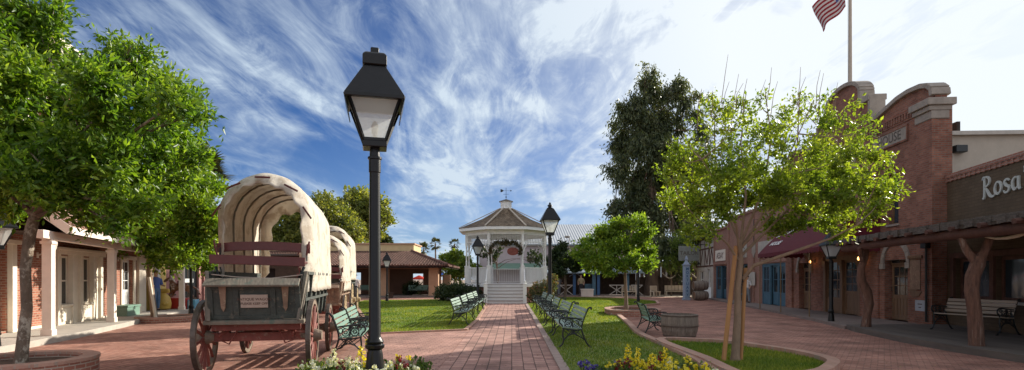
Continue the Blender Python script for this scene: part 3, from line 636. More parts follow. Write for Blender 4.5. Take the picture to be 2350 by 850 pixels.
# palms
def palm(label, base, h, fr, n, seed, tr=.16, group='palms on the skyline', fl=None):
    rg = random.Random(seed); root = thing('palm_tree', label, 'palm tree', base, 0, group)
    MB().tube([(0, 0, -.1), (.1, 0, h * .5), (0, 0, h)], [tr * 1.3, tr, tr * .9], 8).build('trunk', M['bark_dark'], root, smooth=True)
    V = []; Fq = []
    for k in range(n):
        az = rg.random() * 2 * PI; el = rg.uniform(-1.1, 1.3); L_ = fr * rg.uniform(.8, 1.1); d = Vector((math.cos(az) * math.cos(el), math.sin(az) * math.cos(el), math.sin(el)))
        p = Vector((0, 0, h)); q = p + d * L_ * .55; side = d.cross(Vector((0, 0, 1))).normalized()
        a = MB()
        nb = 12
        for j in range(nb):                      # fan of leaflets
            an = (j / (nb - 1) - .5) * 2.3; dd = (d * math.cos(an) + side * math.sin(an)); e = q + dd * L_ * .45 - Vector((0, 0, .12 * fr * abs(an))); w = side * .03 * fr * math.cos(an) + d * .03 * fr * abs(math.sin(an))
            i = len(V); V += [q - w, q + w, q.lerp(e, .6) + w * 1.3, e, q.lerp(e, .6) - w * 1.3]; Fq += [(i, i + 1, i + 2), (i, i + 2, i + 3), (i, i + 3, i + 4)]
        i = len(V); w = side * .012 * fr; V += [p - w, p + w, q]; Fq.append((i, i + 1, i + 2))
    fast_mesh('crown', np.array([tuple(v) for v in V]), np.array(Fq), M['palm'], root)
palm('leftmost of the three skyline palms, the lowest and widest', (at(972, 0, 105).x, 105, 0), 7.2, 1.7, 46, 1)
palm('middle skyline palm with a thin bent trunk', (at(999, 0, 110).x, 110, 0), 8.6, 1.5, 46, 2)
palm('skyline palm nearest to the gazebo', (at(1043, 0, 110).x, 110, 0), 8.5, 1.4, 46, 3)
palm('tiny palm head peeping over the grey metal roof', (at(1316, 0, 120).x, 120, 0), 11.8, 1.5, 40, 4)
palm('large shaggy palm whose fronds stick out behind the left trees', (at(448, 0, 30).x, 30, 0), 7.3, 2.0, 60, 5, .22)

# shrubs
def shrub(name, label, lst, n, size, lm, seed, group='shrubs round the gazebo'):
    c = [((x, y, z), (r, r, rz)) for x, y, z, r, rz in lst]; b = (lst[0][0], lst[0][1], 0)
    return tree(name, label, 'shrub', b, [((b[0], b[1], 0), .03), ((b[0], b[1], .3), .03), ((b[0], b[1], .5), .02)], c, n, size, lm, M['bark_dark'], limb_r=.02, seed=seed, group=group, twigs=4, per=7, twig=.25)
shrub('hedge_shrub', 'large dark green hedge shrub left of the gazebo steps', [(-3.2, 36.3, .6, .7, .6), (-2.5, 35.9, .5, .55, .5), (-4.0, 36.6, .6, .7, .6), (-4.7, 37.2, .55, .6, .55)], 9000, .1, M['leaf_dark'], 51)
shrub('flowering_shrub', 'pale blushing shrub right of the gazebo steps', [(1.7, 34.3, .7, .55, .6), (1.25, 34.0, .4, .35, .35), (2.3, 34.6, .8, .5, .7), (2.6, 34.8, 1.3, .3, .5)], 6000, .1, M['leaf_blush'], 52)
shrub('low_shrub', 'dark bushes beside the tiled building steps', [(-6, 47, .5, .9, .6), (-4.6, 47, .6, .8, .7), (-3.4, 46.5, .6, .8, .7), (-7.3, 49.4, .5, .5, .4)], 5000, .13, M['leaf_dark'], 53)
shrub('round_shrub', 'dark clipped shrub under the opening of the tiled porch', [(-8.3, 46.6, .8, .65, .6), (-8.9, 46.7, .6, .5, .5)], 3500, .12, M['leaf_dark'], 54)

# flower beds
def petals(mb_c, r, k, rg, sz, V, F):
    for _ in range(k):
        d = Vector([rg.gauss(0, 1) for _ in range(3)]).normalized(); c = Vector(mb_c) + d * r
        a = d.cross(Vector((rg.random(), rg.random(), rg.random()))).normalized() * sz; b = d.cross(a).normalized() * sz
        i = len(V); V += [c - a * .5, c + b * .6 + d * sz * .4, c + a * .5 + d * sz * .5, c - b * .6 + d * sz * .2]; F += [(i, i + 1, i + 2), (i, i + 2, i + 3)]
def spike(name, label, loc, h, bl, lm, seed, group, w=.036):
    rg = random.Random(seed); root = thing(name, label, 'flower', loc, rg.random() * 6, group)
    s = MB(); lean = Vector((rg.uniform(-.04, .04), rg.uniform(-.04, .04), 0)); s.tube([(0, 0, 0), lean * .5 + Vector((0, 0, h * .6)), lean + Vector((0, 0, h))], [.006, .005, .003], 5)
    for k in range(26):
        z = rg.uniform(.02, h - bl * .8); a = rg.random() * 6.3; l = rg.uniform(.05, .09); d = Vector((math.cos(a), math.sin(a), rg.uniform(.1, .8))); p = Vector((0, 0, z)); q = Vector((-d.y, d.x, 0)) * .011
        s.add([p, p + d * l * .5 + q, p + d * l, p + d * l * .5 - q], [(0, 1, 2), (0, 2, 3)])
    s.build('stem', M['plant_green'], root)
    V = []; F = []; nb = int(bl / .018)
    for k in range(nb):
        t = k / nb; z = h - bl + bl * t; r = w * (1 - t ** 2 * .75); a = k * 2.4
        petals(lean * (z / h) + Vector((math.cos(a) * r, math.sin(a) * r, z)), .012, 9, rg, .034 * (1 - t * .45), V, F)
    fast_mesh('blossoms', np.array([tuple(v) for v in V]), np.array(F), lm, root)
def low_flower(name, label, loc, lm, seed, group, r=.05, h=.2, n=5):
    rg = random.Random(seed); root = thing(name, label, 'flower', loc, 0, group); s = MB(); V = []; F = []
    for k in range(n):
        a = rg.random() * 6.3; q = Vector((math.cos(a) * r * 1.3, math.sin(a) * r * 1.3, h * rg.uniform(.75, 1.1))); s.tube([(0, 0, 0), q * .6, q], .003, 4); petals(q, .02, 12, rg, .036, V, F)
    for k in range(22):
        a = rg.random() * 6.3; d = Vector((math.cos(a), math.sin(a), rg.uniform(.2, 1.4))); p = Vector((0, 0, rg.uniform(0, h * .5))); q = Vector((-d.y, d.x, 0)) * .014; l = rg.uniform(.05, .12)
        s.add([p, p + d * l * .5 + q, p + d * l, p + d * l * .5 - q], [(0, 1, 2), (0, 2, 3)])
    s.build('stem', M['plant_green'], root); fast_mesh('blossoms', np.array([tuple(v) for v in V]), np.array(F), lm, root)
bedL = [(-3.3, 6.5), (-3.2, 8.3), (-2.5, 9.0), (-1.35, 8.9), (-1.25, 6.5)]; bedR = [(.97, 6.5), (.97, 8.3), (1.9, 8.75), (2.9, 8.8), (3.1, 8.4), (2.8, 6.5)]
for b_ in (bedL, bedR): struct('flower_bed', sheet(b_, .045), M['soil']); struct('flower_bed_edging', kerb(b_[::-1], .1, 0, .07), M['coping_brick'])
Y_, W_, R_, V_, P_ = 'pet_yellow', 'pet_white', 'pet_red', 'pet_violet', 'pet_pink'
def tip(px, py, Y, bl, c):       # a snapdragon whose tip stands at this place
    p = at(px, py, Y); return (p.x, Y, p.z, bl, c)
SN = [(*tip(768, 800, 7.7, .22, W_), 'white snapdragon at the far left of the left bed'), (*tip(795, 815, 7.5, .16, W_), 'shorter white snapdragon between the white and yellow spikes'), (*tip(826, 793, 7.6, .17, Y_), 'bright yellow snapdragon spike left of the big lamp post'),
      (*tip(845, 776, 7.9, .1, Y_), 'thin greenish snapdragon bud touching the left of the lamp post'), (*tip(812, 822, 7.3, .12, W_), 'low white snapdragon in front of the yellow spike'), (*tip(914, 815, 7.8, .07, R_), 'bare seed spike right of the lamp post'),
      (*tip(920, 812, 7.9, .06, Y_), 'green bud spike second right of the lamp post'), (*tip(942, 814, 8.0, .06, Y_), 'lone green bud spike nearest to the path'), (*tip(781, 828, 7.4, .1, R_), 'dark red snapdragon among the white ones'), (*tip(930, 830, 7.8, .07, R_), 'dark red bloom right of the lamp post'),
      (*tip(1441, 790, 8.0, .24, Y_), 'tallest pale yellow snapdragon in the middle of the right bed'), (*tip(1461, 798, 7.9, .34, Y_), 'thick yellow snapdragon spike beside the tallest one'), (*tip(1424, 824, 7.8, .12, R_), 'dark red snapdragon left of the thick yellow spike'), (*tip(1438, 820, 7.7, .14, R_), 'dark red snapdragon right against the thick yellow spike'),
      (*tip(1495, 812, 7.8, .17, Y_), 'yellow snapdragon left one of a close pair'), (*tip(1506, 810, 7.9, .17, Y_), 'yellow snapdragon right one of a close pair'), (*tip(1524, 797, 7.9, .34, Y_), 'long golden snapdragon spike in front of the kerb'), (*tip(1516, 806, 8.0, .12, R_), 'red snapdragon just behind the golden spike'),
      (*tip(1549, 826, 7.7, .14, Y_), 'small yellow snapdragon amid green leaves'), (*tip(1580, 815, 8.0, .11, Y_), 'yellow snapdragon farthest right, against the kerb'), (*tip(1530, 830, 7.5, .12, Y_), 'low broad yellow snapdragon under the golden spike'), (*tip(1418, 822, 7.9, .1, Y_), 'greenish bud spike left of the red blooms'),
      (*tip(1399, 830, 7.7, .06, Y_), 'short green bud at the left of the snapdragons'), (*tip(1497, 836, 7.5, .1, R_), 'dark red bloom under the yellow pair')]
for i, (x, y, z, bl, c, lab) in enumerate(SN): spike('snapdragon', lab, (x, y, .04), z - .04, bl * 1.15, M[c], 100 + i, 'snapdragons in the flower beds', .03 if bl < .09 else .05)
rg = random.Random(9); names = {W_: 'alyssum', R_: 'red_flower', V_: 'pansy', P_: 'pansy', Y_: 'yellow_flower'}; words = {W_: 'white', R_: 'dark red', V_: 'violet', P_: 'pale pink', Y_: 'yellow'}
for side, n in ((0, 24), (1, 30)):
    for i in range(n):
        y = rg.uniform(7.3, 8.5); x = rg.uniform(-3.05, -1.4) if side == 0 else rg.uniform(1.05, 2.85); y = y - (.0 if side == 0 else max(0, 1.6 - x) * .0)
        c = rg.choice([W_, W_, R_, W_, Y_]) if side == 0 else (rg.choice([V_, V_, P_, V_]) if x < 1.75 else rg.choice([Y_, R_, Y_, W_]))
        low_flower(names[c], 'low %s flower cluster in the %s bed' % (words[c], 'left' if side == 0 else 'right'), (x, y, .04), M[c], 300 + i + side * 100, 'low flowers of the %s bed in %s' % ('left' if side == 0 else 'right', words[c]), .06, rg.uniform(.13, .27), 5)
for nm, lst, lab in (('bedding_greenery', [((rg.uniform(-3.1, -1.4), rg.uniform(7, 8.7), .12), (.22, .22, .12)) for _ in range(18)], 'leafy green growth between the flowers of the left bed'), ('bedding_greenery', [((rg.uniform(1.1, 2.9), rg.uniform(6.9, 8.5), .12), (.22, .22, .13)) for _ in range(20)], 'leafy green growth between the flowers of the right bed')):
    V, F, tp, td = leaf_cloud(lst, 6000, .05, per=6, twig=.1, seed=77); o = fast_mesh(nm, V, F, M['plant_green']); tag(o, lab, 'greenery', kind='stuff')
# ------------------------------------------------------------------ street lamps
M['sconce_off'] = mat('lamp_bulb', (.6, .58, .5), .3, .02, 3, 0)
def lamp(label, loc, scale, rz, H=4.85, boxy=False, name='street_lamp'):
    root = thing(name, label, 'street lamp', loc, rz, 'old-fashioned lamps round the square', scale); bm = M['black_metal']; g = H - 1.42
    MB().lathe([(.19, 0), (.19, .05), (.15, .08), (.115, .46), (.10, .52), (.135, .55), (.14, .59), (.115, .61), (.13, .64), (.10, .68), (.085, .72), (.075, g - .35), (.085, g - .34), (.085, g - .16), (.10, g - .15), (.10, g - .12), (.075, g - .11), (.07, g)], 20).build('post', bm, root, smooth=True)
    b = MB(); b.box(-.17, .17, -.17, .17, g, g + .09); b.build('lantern_base', bm, root, bevel=.012)
    z0, z1, w0, w1 = g + .11, g + .66, .15, .35
    fr = MB()
    for sx in (-1, 1):
        for sy in (-1, 1): fr.beam((sx * w0, sy * w0, z0 - .02), (sx * w1, sy * w1, z1), .035, .035)
    for z, w in ((z0, w0), (z1, w1)):
        for s in (-1, 1): fr.box(-w - .018, w + .018, s * w - .018, s * w + .018, z - .02, z + .02); fr.box(s * w - .018, s * w + .018, -w + .018, w - .018, z - .02, z + .02)
    fr.build('lantern_frame', bm, root)
    for k in range(4):
        p = MB(); p.add([(-w0, -w0, z0), (w0, -w0, z0), (w1, -w1, z1), (-w1, -w1, z1)], [(0, 1, 2, 3)]); p.xf(Matrix.Rotation(k * PI / 2, 4, 'Z')); p.build('glass_panel', M['lamp_glass'], root)
    MB().lathe([(.03, g + .09), (.03, g + .2), (.045, g + .24), (.05, g + .34), (.02, g + .4)], 10).build('bulb', M['sconce_off'], root, smooth=True)
    r = MB(); e = .405
    r.lathe([(e * 1.414, z1 - .03), (e * 1.414, z1 + .02), (.15 * 1.414, z1 + .5)], 4, rot=PI / 4)
    r.build('roof', bm, root, bevel=.008)
    if boxy:
        for s_ in (-1, 1): f = MB(); f.beam((s_ * (e + .008), 0, z1 + .02), (s_ * (e - .045), 0, z1 - .20), 2 * e - .1, .012, up=(1, 0, 0)); f.build('side_flap', bm, root)
        c = MB(); c.lathe([(.16 * 1.414, z1 + .5), (.17 * 1.414, z1 + .52), (.17 * 1.414, z1 + .66), (.13 * 1.414, z1 + .7)], 4, rot=PI / 4); c.box(-.06, .06, -.06, .06, z1 + .7, z1 + .8); c.build('chimney', bm, root, bevel=.02)
    else:
        MB().lathe([(.13, z1 + .5), (.14, z1 + .53), (.08, z1 + .56), (.08, z1 + .6), (.115, z1 + .62), (.1, z1 + .66), (.04, z1 + .7), (.05, z1 + .74), (.02, z1 + .78)], 14).build('finial', bm, root, smooth=True)
    return root
#

lamp('huge black lamp in the foreground left of the path, with boxy chimney', (-1.99, 7.9, 0), 1, R(14), boxy=True)
lampB = lamp('tall black lamp standing in the right-hand bench row', (1.65, 23.7, 0), 1, R(4))
dup(lampB, (-2.18, 34.6, 0), R(8), 'slim black lamp in front of the gazebo left of its steps', scale=.88)
lampD = lamp('short black lamp on the far side of the left lawn before the tiled porch', (-8.4, 36.6, 0), .74, R(10), H=4.5)
dup(lampD, (10.9, 18.6, 0), R(-8), 'short lamp at the edge of the right sidewalk near the log porch', scale=.72)
dup(lampD, (-12.55, 21.3, 0), R(5), 'lamp beside the low planter of the porch tree, head lost in leaves', scale=.74)
dup(lampD, (8.2, 35.4, 0), R(5), 'lamp with black post at the far right corner of the lawn', scale=.8)
dup(lampD, (16.1, 46.2, 0), R(5), 'distant lamp behind the stacked barrels', scale=.74)
dup(lampD, (-10.72, 11.3, 0), R(-30), 'lamp cut off by the left edge of the photo before the brick shop', scale=.70)

# ------------------------------------------------------------------ benches
def bench_end():
    m = MB(); T = lambda pts, r=.016, n=6: m.tube([(0, y, z) for y, z in smooth_pts(pts, False, 4)], r, n)
    T([(.34, .015), (.27, .10), (.2, .25), (.155, .42), (.19, .6), (.27, .8), (.31, .87), (.355, .885), (.37, .86), (.35, .845)], .02)
    T([(-.34, .015), (-.28, .06), (-.24, .16), (-.26, .28), (-.25, .42), (-.28, .5), (-.33, .55), (-.32, .63), (-.24, .665), (-.1, .655), (.05, .64), (.2, .62)], .019)
    T([(-.25, .42), (0, .385), (.155, .4)], .018)
    T([(-.24, .16), (-.14, .27), (0, .3), (.12, .24), (.22, .18)], .014)
    T([(-.37, .01), (-.33, .02), (-.28, .06)], .02); T([(.27, .1), (.34, .02), (.38, .01)], .02)
    for a, b in (((-.22, .2), (-.05, .38)), ((-.12, .28), (.05, .39)), ((.02, .3), (.13, .4)), ((.17, .24), (.02, .39)), ((.08, .27), (-.09, .39)), ((-.02, .3), (-.18, .4)), ((-.1, .27), (-.24, .38))): m.tube([(0, *a), (0, *b)], .009, 5)
    for (cy, cz, r) in ((-.14, .53, .075), (.03, .52, .07), (-.14, .53, .035), (.03, .52, .03), (-.06, .6, .035), (.12, .55, .045), (-.22, .6, .04), (-.06, .46, .03)):
        m.tube([(0, cy + r * math.cos(t * PI / 5), cz + r * math.sin(t * PI / 5)) for t in range(11)], .01, 5, caps=False)
    for a, b in (((-.22, .45), (-.2, .64)), ((.1, .42), (.17, .6)), ((-.05, .4), (-.06, .65)), ((-.2, .5), (.1, .62))): m.tube([(0, *a), (0, *b)], .009, 5)
    return m
def bench(label, loc, rz, Ln, sm, group):
    root = thing('park_bench', label, 'bench', loc, rz, group); s = MB()
    for i in range(5): y = -.235 + i * .09; z = .44 - abs(i - 2.6) * -.004 - i * .006; s.box(-Ln / 2, Ln / 2, y - .036, y + .036, z - .012, z + .014)
    s.build('seat', sm, root, bevel=.005); b = MB()
    for i in range(4):
        z = .53 + i * .095; y = .165 + (z - .5) * .37; b.beam((-Ln / 2, y - .03, z), (Ln / 2, y - .03, z), .022, .078, up=(0, .35, 1))
    b.build('backrest', sm, root, bevel=.005)
    e = None
    for s_ in (-1, 1):
        if e is None: e = bench_end().build('iron_end', M['iron'], root, smooth=True)
        else: e = e.copy(); C.objects.link(e); e.parent = root
        e.location = (s_ * (Ln / 2 - .02), 0, 0)
    return root
GR = 'green benches along the right side of the path'; GL = 'benches along the left side of the path'
b0 = bench('nearest green slatted bench on the lawn right of the path', (1.38, 13.2, .03), -PI / 2, 2.4, M['slat_sage'], GR)
for y, lab in ((16.2, 'second bench from the front in the row right of the path'), (19.6, 'middle bench of the row right of the path, before the tall lamp'), (22.9, 'fourth bench of the right row, beside the tall lamp foot'), (26.6, 'bench of the right row nearest to the gazebo')):
    dup(b0, (1.36, y, .03), -PI / 2 + R(random.uniform(-1, 1)), lab)
for i, (y, lab) in enumerate(((18.9, 'nearest pale green bench on the lawn left of the path'), (22.1, 'second bench from the front left of the path'), (25.4, 'third bench from the front left of the path'), (28.7, 'bench of the left row nearest to the gazebo lamp'))):
    dup(b0, (-1.72, y, .03), PI / 2 + R(random.uniform(-1.5, 1.5)), lab, GL)
b1 = bench('front green bench beside the nearest covered wagon', (-3.28, 11.2, .008), PI / 2 + R(10), 1.75, M['slat_green'], 'green benches beside the wagon')
dup(b1, (-3.68, 13.35, .008), PI / 2 + R(10), 'rear green bench beside the nearest covered wagon')
dup(b1, (3.95, 15.5, .004), PI / 2 + R(-6), 'small green bench with its back to the lawn kerb next to the wooden tub', 'benches by the barrel', scale=.97)
bench('beige slatted bench on the boardwalk against the adobe coloured wall', (12.1, 14.3, .15), -PI / 2 + R(11), 1.75, M['slat_beige'], 'benches on the boardwalk')
dup(b1, (-7.9, 45.9, .15), 0, 'dark bench standing in front of the tiled porch', 'benches of the tiled porch')
dup(b1, (-12.3, 46.4, .15), 0, 'teal bench at the left part of the tiled porch', 'benches of the tiled porch')

# ------------------------------------------------------------------ barrels
def staves(prof, n=26, k=3):
    m = MB(); N = n * k
    pr = []
    for r, z in prof: pr.append((r, z))
    vs = []; fs = []
    for r, z in pr:
        for i in range(N):
            th = 2 * PI * i / N; d = -.007 if i % k == 0 else 0; vs.append(((r + d) * math.cos(th), (r + d) * math.sin(th), z))
    for a in range(len(pr) - 1):
        for i in range(N): j = (i + 1) % N; fs.append((a * N + i, a * N + j, (a + 1) * N + j, (a + 1) * N + i))
    m.add(vs, fs); return m
root = thing('half_barrel', 'wide weathered half-barrel tub standing on the brick paving', 'barrel', (4.38, 14.25, .004), .3)
st = staves([(.36, 0), (.40, .03), (.455, .2), (.475, .38), (.47, .5), (.455, .62), (.425, .625), (.43, .56)]); st.build('staves', M['barrel'], root)
MB().lathe([(.0, .555), (.428, .555)], 30, caps=False).build('soil', M['soil'], root)
for z, r in ((.05, .415), (.30, .474), (.57, .466)): MB().lathe([(r, z), (r + .006, z + .003), (r + .008, z + .035), (r - .002, z + .038)], 40, caps=False).build('hoop', M['hoop_iron'], root, smooth=True)
def lying_barrel(label, loc, rz):
    root = thing('wine_barrel', label, 'barrel', loc, rz, 'barrels stacked by the vertical sign')
    pr = [(0, -.47), (.26, -.47), (.27, -.5), (.29, -.5), (.34, -.25), (.36, 0), (.34, .25), (.29, .5), (.27, .5), (.26, .47), (0, .47)]
    st = staves(pr[1:-1], 22).xf(Matrix.Translation((0, 0, .36)) @ Matrix.Rotation(PI / 2, 4, 'Y')); st.build('staves', M['barrel'], root)
    for s in (-1, 1): MB().lathe([(0, 0), (.265, 0)], 24, caps=False).xf(Matrix.Translation((s * .47, 0, .36)) @ Matrix.Rotation(PI / 2, 4, 'Y')).build('barrel_head', M['wood_door'], root)
    for x, r in ((-.42, .303), (-.2, .348), (.2, .348), (.42, .303)): MB().lathe([(r, -.02), (r + .006, -.02), (r + .006, .02), (r, .02)], 24, caps=False).xf(Matrix.Translation((x, 0, .36)) @ Matrix.Rotation(PI / 2, 4, 'Y')).build('hoop', M['hoop_iron'], root)
lying_barrel('lower barrel lying under another one by the vertical sign', (13.35, 38.6, .0), R(8))
lying_barrel('upper barrel lying on top of another one by the vertical sign', (13.35, 38.66, .70), R(2))

# ------------------------------------------------------------------ round brick planters
def ring_planter(label, pts, z, w, loc, name='brick_planter'):
    root = thing(name, label, 'planter', (*loc, 0)); p = [(x - loc[0], y - loc[1]) for x, y in pts]
    kerb(p, w, 0, z - .05).build('wall', M['planter_brick'], root)
    kerb(closed_offset(p, -.015), w + .03, z - .05, z).build('coping', M['coping_brick'], root, bevel=.006)
    MB().add([(x, y, z - .1) for x, y in closed_offset(p, w * .8)], [tuple(range(len(p)))]).build('soil', M['soil'], root)
circ = lambda cx, cy, rx, ry, n=40: [(cx + rx * math.cos(2 * PI * i / n), cy - ry * math.sin(2 * PI * i / n)) for i in range(n)]
ring_planter('round brick ring planter round the trunk of the big left tree', circ(-7.4, 8.2, .95, .95), .36, .2, (-7.4, 8.2))
ring_planter('low brick planter at the edge of the left porch floor', smooth_pts([(-13.3, 19.2), (-13.0, 20.6), (-12.3, 21), (-11.7, 20.6), (-11.7, 19.6), (-12.5, 18.9)]), .2, .2, (-12.6, 19.9))
ring_planter('raised brick planter with curved wall on the lawn corner', smooth_pts([(4.1, 22.6), (4.2, 24.6), (5.0, 25.5), (6.0, 25.2), (6.4, 24), (6.1, 22.5), (5.1, 22.2)]), .26, .2, (5.1, 23.6))
pb = thing('planter_box', 'pinkish box planter at the far edge of the right lawn', 'planter', (at(1349, 0, 44.8).x, 45.2, 0))
q = MB(); q.lathe([(.62, 0), (.64, .1), (.66, .68)], 4, rot=PI / 4); q.build('box', M['pink_cream'], pb, bevel=.01); q = MB(); q.box(-.5, .5, -.5, .5, .62, .7); q.build('rim', M['pink_cream'], pb, bevel=.01)

# ------------------------------------------------------------------ covered wagons
def wheel(name, r, nspk, mt, mw, mh, par, loc):
    root = thing(name, None, None, loc); root.parent = par; th = .065
    pr = MB().lathe([(r - .075, -th / 2), (r - .01, -th / 2), (r - .01, th / 2), (r - .075, th / 2), (r - .075, -th / 2)], 44, caps=False).xf(Matrix.Rotation(PI / 2, 4, 'Y'))
    o = pr.build(name + '_rim' if False else 'rim', mw, root)
    MB().lathe([(r - .01, -th / 2 - .004), (r + .006, -th / 2 - .004), (r + .006, th / 2 + .004), (r - .01, th / 2 + .004), (r - .01, -th / 2 - .004)], 44, caps=False).xf(Matrix.Rotation(PI / 2, 4, 'Y')).build('tyre', mt, root)
    s = MB()
    for k in range(nspk):
        a = 2 * PI * (k + .3) / nspk; s.tube([(-.0, .07 * math.cos(a), .07 * math.sin(a)), (.01, r * .5 * math.cos(a), r * .5 * math.sin(a)), (0, (r - .06) * math.cos(a), (r - .06) * math.sin(a))], [.026, .022, .026], 6)
    s.build('spokes', mh, root)
    MB().lathe([(.035, -.19), (.07, -.18), (.075, -.12), (.095, -.1), (.11, -.05), (.11, .05), (.09, .1), (.08, .15), (.07, .15)], 18).xf(Matrix.Rotation(PI / 2, 4, 'Y')).build('hub', mw, root, smooth=True)
    return root
def arch(W, zf, zt, th, p=.82):
    zc = zt - W * 1.04; q = .2                       # upright sides up to zc, then a half-round top
    t = th / PI
    if t < q: return (-W * (1 - .03 * (1 - t / q)), zf + (zc - zf) * t / q)
    if t > 1 - q: return (W * (1 - .03 * (t - 1 + q) / q), zf + (zc - zf) * (1 - t) / q)
    a = PI * (t - q) / (1 - 2 * q); return (-W * math.cos(a), zc + (zt - zc) * math.sin(a))
def wagon(label, loc, rz, scale, mb_, ms_, wheelm, sign=True, seats=True, zt=3.38, Lc=2.9):
    root = thing('covered_wagon', label, 'covered wagon', loc, rz, 'covered wagons in a line', scale); zf = .88
    # u (forward) is +y
    def side(s):
        m = MB(); z0, z1 = zf, 1.62
        a = lambda y, z: Vector((s * (.62 + (z - z0) * .10), y, z))
        for k in range(3):
            za = z0 + (z1 - z0) * k / 3 + .006; zb = z0 + (z1 - z0) * (k + 1) / 3 - .006
            v = []
            for y in (-.15, 3.35):
                for z in (za, zb): v += [a(y, z), a(y, z) + Vector((s * .03, 0, 0))]
            m.add(v, [(0, 4, 6, 2), (1, 3, 7, 5), (0, 1, 5, 4), (2, 6, 7, 3), (0, 2, 3, 1), (4, 5, 7, 6)])
        for y in (-.1, .45, 1.1, 1.75, 2.4, 3.05): m.beam(a(y, z0 - .06) + Vector((s * .05, 0, 0)), a(y, z1 + .0) + Vector((s * .05, 0, 0)), .05, .06)
        m.beam(a(-.18, z1) + Vector((s * .04, 0, .02)), a(3.4, z1) + Vector((s * .04, 0, .02)), .09, .05); m.beam(a(-.15, 1.2) + Vector((s * .06, 0, 0)), a(3.35, 1.2) + Vector((s * .06, 0, 0)), .04, .05)
        m.build('side_board', mb_, root)
    side(-1); side(1)
    m = MB(); m.box(-.62, .62, -.2, 3.35, zf - .05, zf); m.box(-.62, .62, 3.3, 3.35, zf, 1.55); m.build('floor', ms_, root)
    # leaning end board with rails, shelf and plaque
    db = thing('dash_board', None, None, (0, -.30, zf - .0)); db.parent = root; db.rotation_euler = (R(10), 0, 0)
    m = MB(); m.box(-.66, .66, -.012, .012, .03, .60); m.build('panel', mb_, db)
    m = MB()
    for x in (-.64, -.27, .27, .64): m.box(x - .04, x + .04, -.035, -.012, .03, .6)
    m.box(-.6, .6, -.03, -.0125, .03, .09); m.box(-.6, .6, -.03, -.0125, .5, .56); m.build('rails', mb_, db, bevel=.005)
    m = MB(); m.beam((-.70, -.07, .63), (.68, -.07, .63), .22, .035, up=(0, -.35, 1)); m.build('shelf', ms_, db, bevel=.008)
    m = MB(); m.box(-.74, .74, -.10, .06, -.04, .02); m.build('ledge', ms_, db, bevel=.008)
    for x in (-.45, .46): m = MB(); m.prism([(x - .055, .6), (x + .055, .6), (x + .03, .22), (x, .16), (x - .03, .22)], -.055, -.03); m.build('bracket', M['wagon_brown'], db)
    if sign:
        p = MB(); p.box(-.2, .2, -.05, -.0305, .22, .43); p = p.build('plaque', M['plaque'], root, bevel=.004); p.location = db.location; p.rotation_euler = db.rotation_euler
        text_obj('lettering', 'ANTIQUE WAGON', .058, M['ink'], p, (0, -.0515, .355), align='CENTER', depth=.001, bold=.0008)
        text_obj('lettering', 'PLEASE KEEP OFF', .052, M['ink'], p, (0, -.0515, .285), align='CENTER', depth=.001, bold=.0008)
    # side wings of the end board
    for s in (-1, 1): m = MB(); m.add([(s * .68, -.42, zf + .02), (s * .68, -.3 - .0, zf + .02), (s * .76, -.12, 1.62), (s * .78, -.16, 1.62), (s * .70, -.42, zf + .02), (s * .70, -.3, zf + .02)], [(0, 1, 2), (4, 3, 5), (0, 2, 3), (0, 3, 4), (1, 5, 2), (2, 5, 3)]); m.beam((s * .66, -.40, zf), (s * .75, -.16, 1.66), .05, .07); m.build('corner_brace', ms_, root)
    # running gear
    m = MB()
    for y, z in ((0, .60), (2.7, .5)):
        m.box(-.72, .72, y - .06, y + .06, z - .07, z + .07); m.box(-.6, .6, y - .05, y + .05, z + .10, z + .22)
        for x in (-.5, .5): m.box(x - .05, x + .05, y - .07, y + .07, z - .05, zf - .05)
    m.box(-.05, .05, 0, 2.9, .55, .63)
    for s in (-1, 1): m.beam((s * .45, .1, .6), (0, 1.6, .6), .05, .06); m.beam((s * .55, -.25, .62), (s * .45, 0, .80), .04, .04); m.tube([(s * .3, -.1, .75), (s * .42, -.18, .5), (s * .55, -.1, .55)], .014, 6)
    m.box(-.66, .66, -.25, -.15, .72, .82); m.build('running_gear', M['wagon_red'], root, bevel=.008)
    spm = M['wagon_red'] if wheelm == 'wheel_grey' else M[wheelm]
    w = wheel('wheel', .60, 14, M['tyre_iron'], M[wheelm], spm, root, (-.82, 0, .60)); w2 = copy_tree(w, root); w2.location = (.82, 0, .60); w2.rotation_euler = (R(9), 0, 0)
    w = wheel('wheel', .50, 12, M['tyre_iron'], M[wheelm], spm, root, (-.82, 2.7, .50)); w2 = copy_tree(w, root); w2.location = (.82, 2.7, .50)
    # bows
    ys = [.62, 1.35, 2.1, 2.85, .62 + Lc]
    for y in ys:
        m = MB(); pts = [(arch(.74, 1.3, zt - .03, PI * k / 24)[0], y, arch(.74, 1.3, zt - .03, PI * k / 24)[1]) for k in range(25)]; m.tube(pts, .018, 6); m.build('bow', M['wagon_grey'], root, smooth=True)
    # canvas: rings from the inner lip of the near opening to the drawn-in far end
    rg = random.Random(int(loc[1] * 10)); NT = 72; cz = 2.3
    rings = [(-.02, .80, .22), (.0, .83, .24), (.0, .93, .34), (0, .985, .46), (0, 1.0, .58), (0, 1.0, .70)]
    y = .7
    for i in range(len(ys) - 1):
        for t in (.2, .4, .6, .8, 1): y = ys[i] + (ys[i + 1] - ys[i]) * t; rings.append((0, 1 - .010 * math.sin(PI * t), max(y, .8)))
    e = .62 + Lc; rings += [(0, .97, e + .09), (0, .90, e + .15), (0, .80, e + .17), (0, .70, e + .15)]
    V = []; F = []; ph = [rg.random() * 6.28 for _ in range(8)]
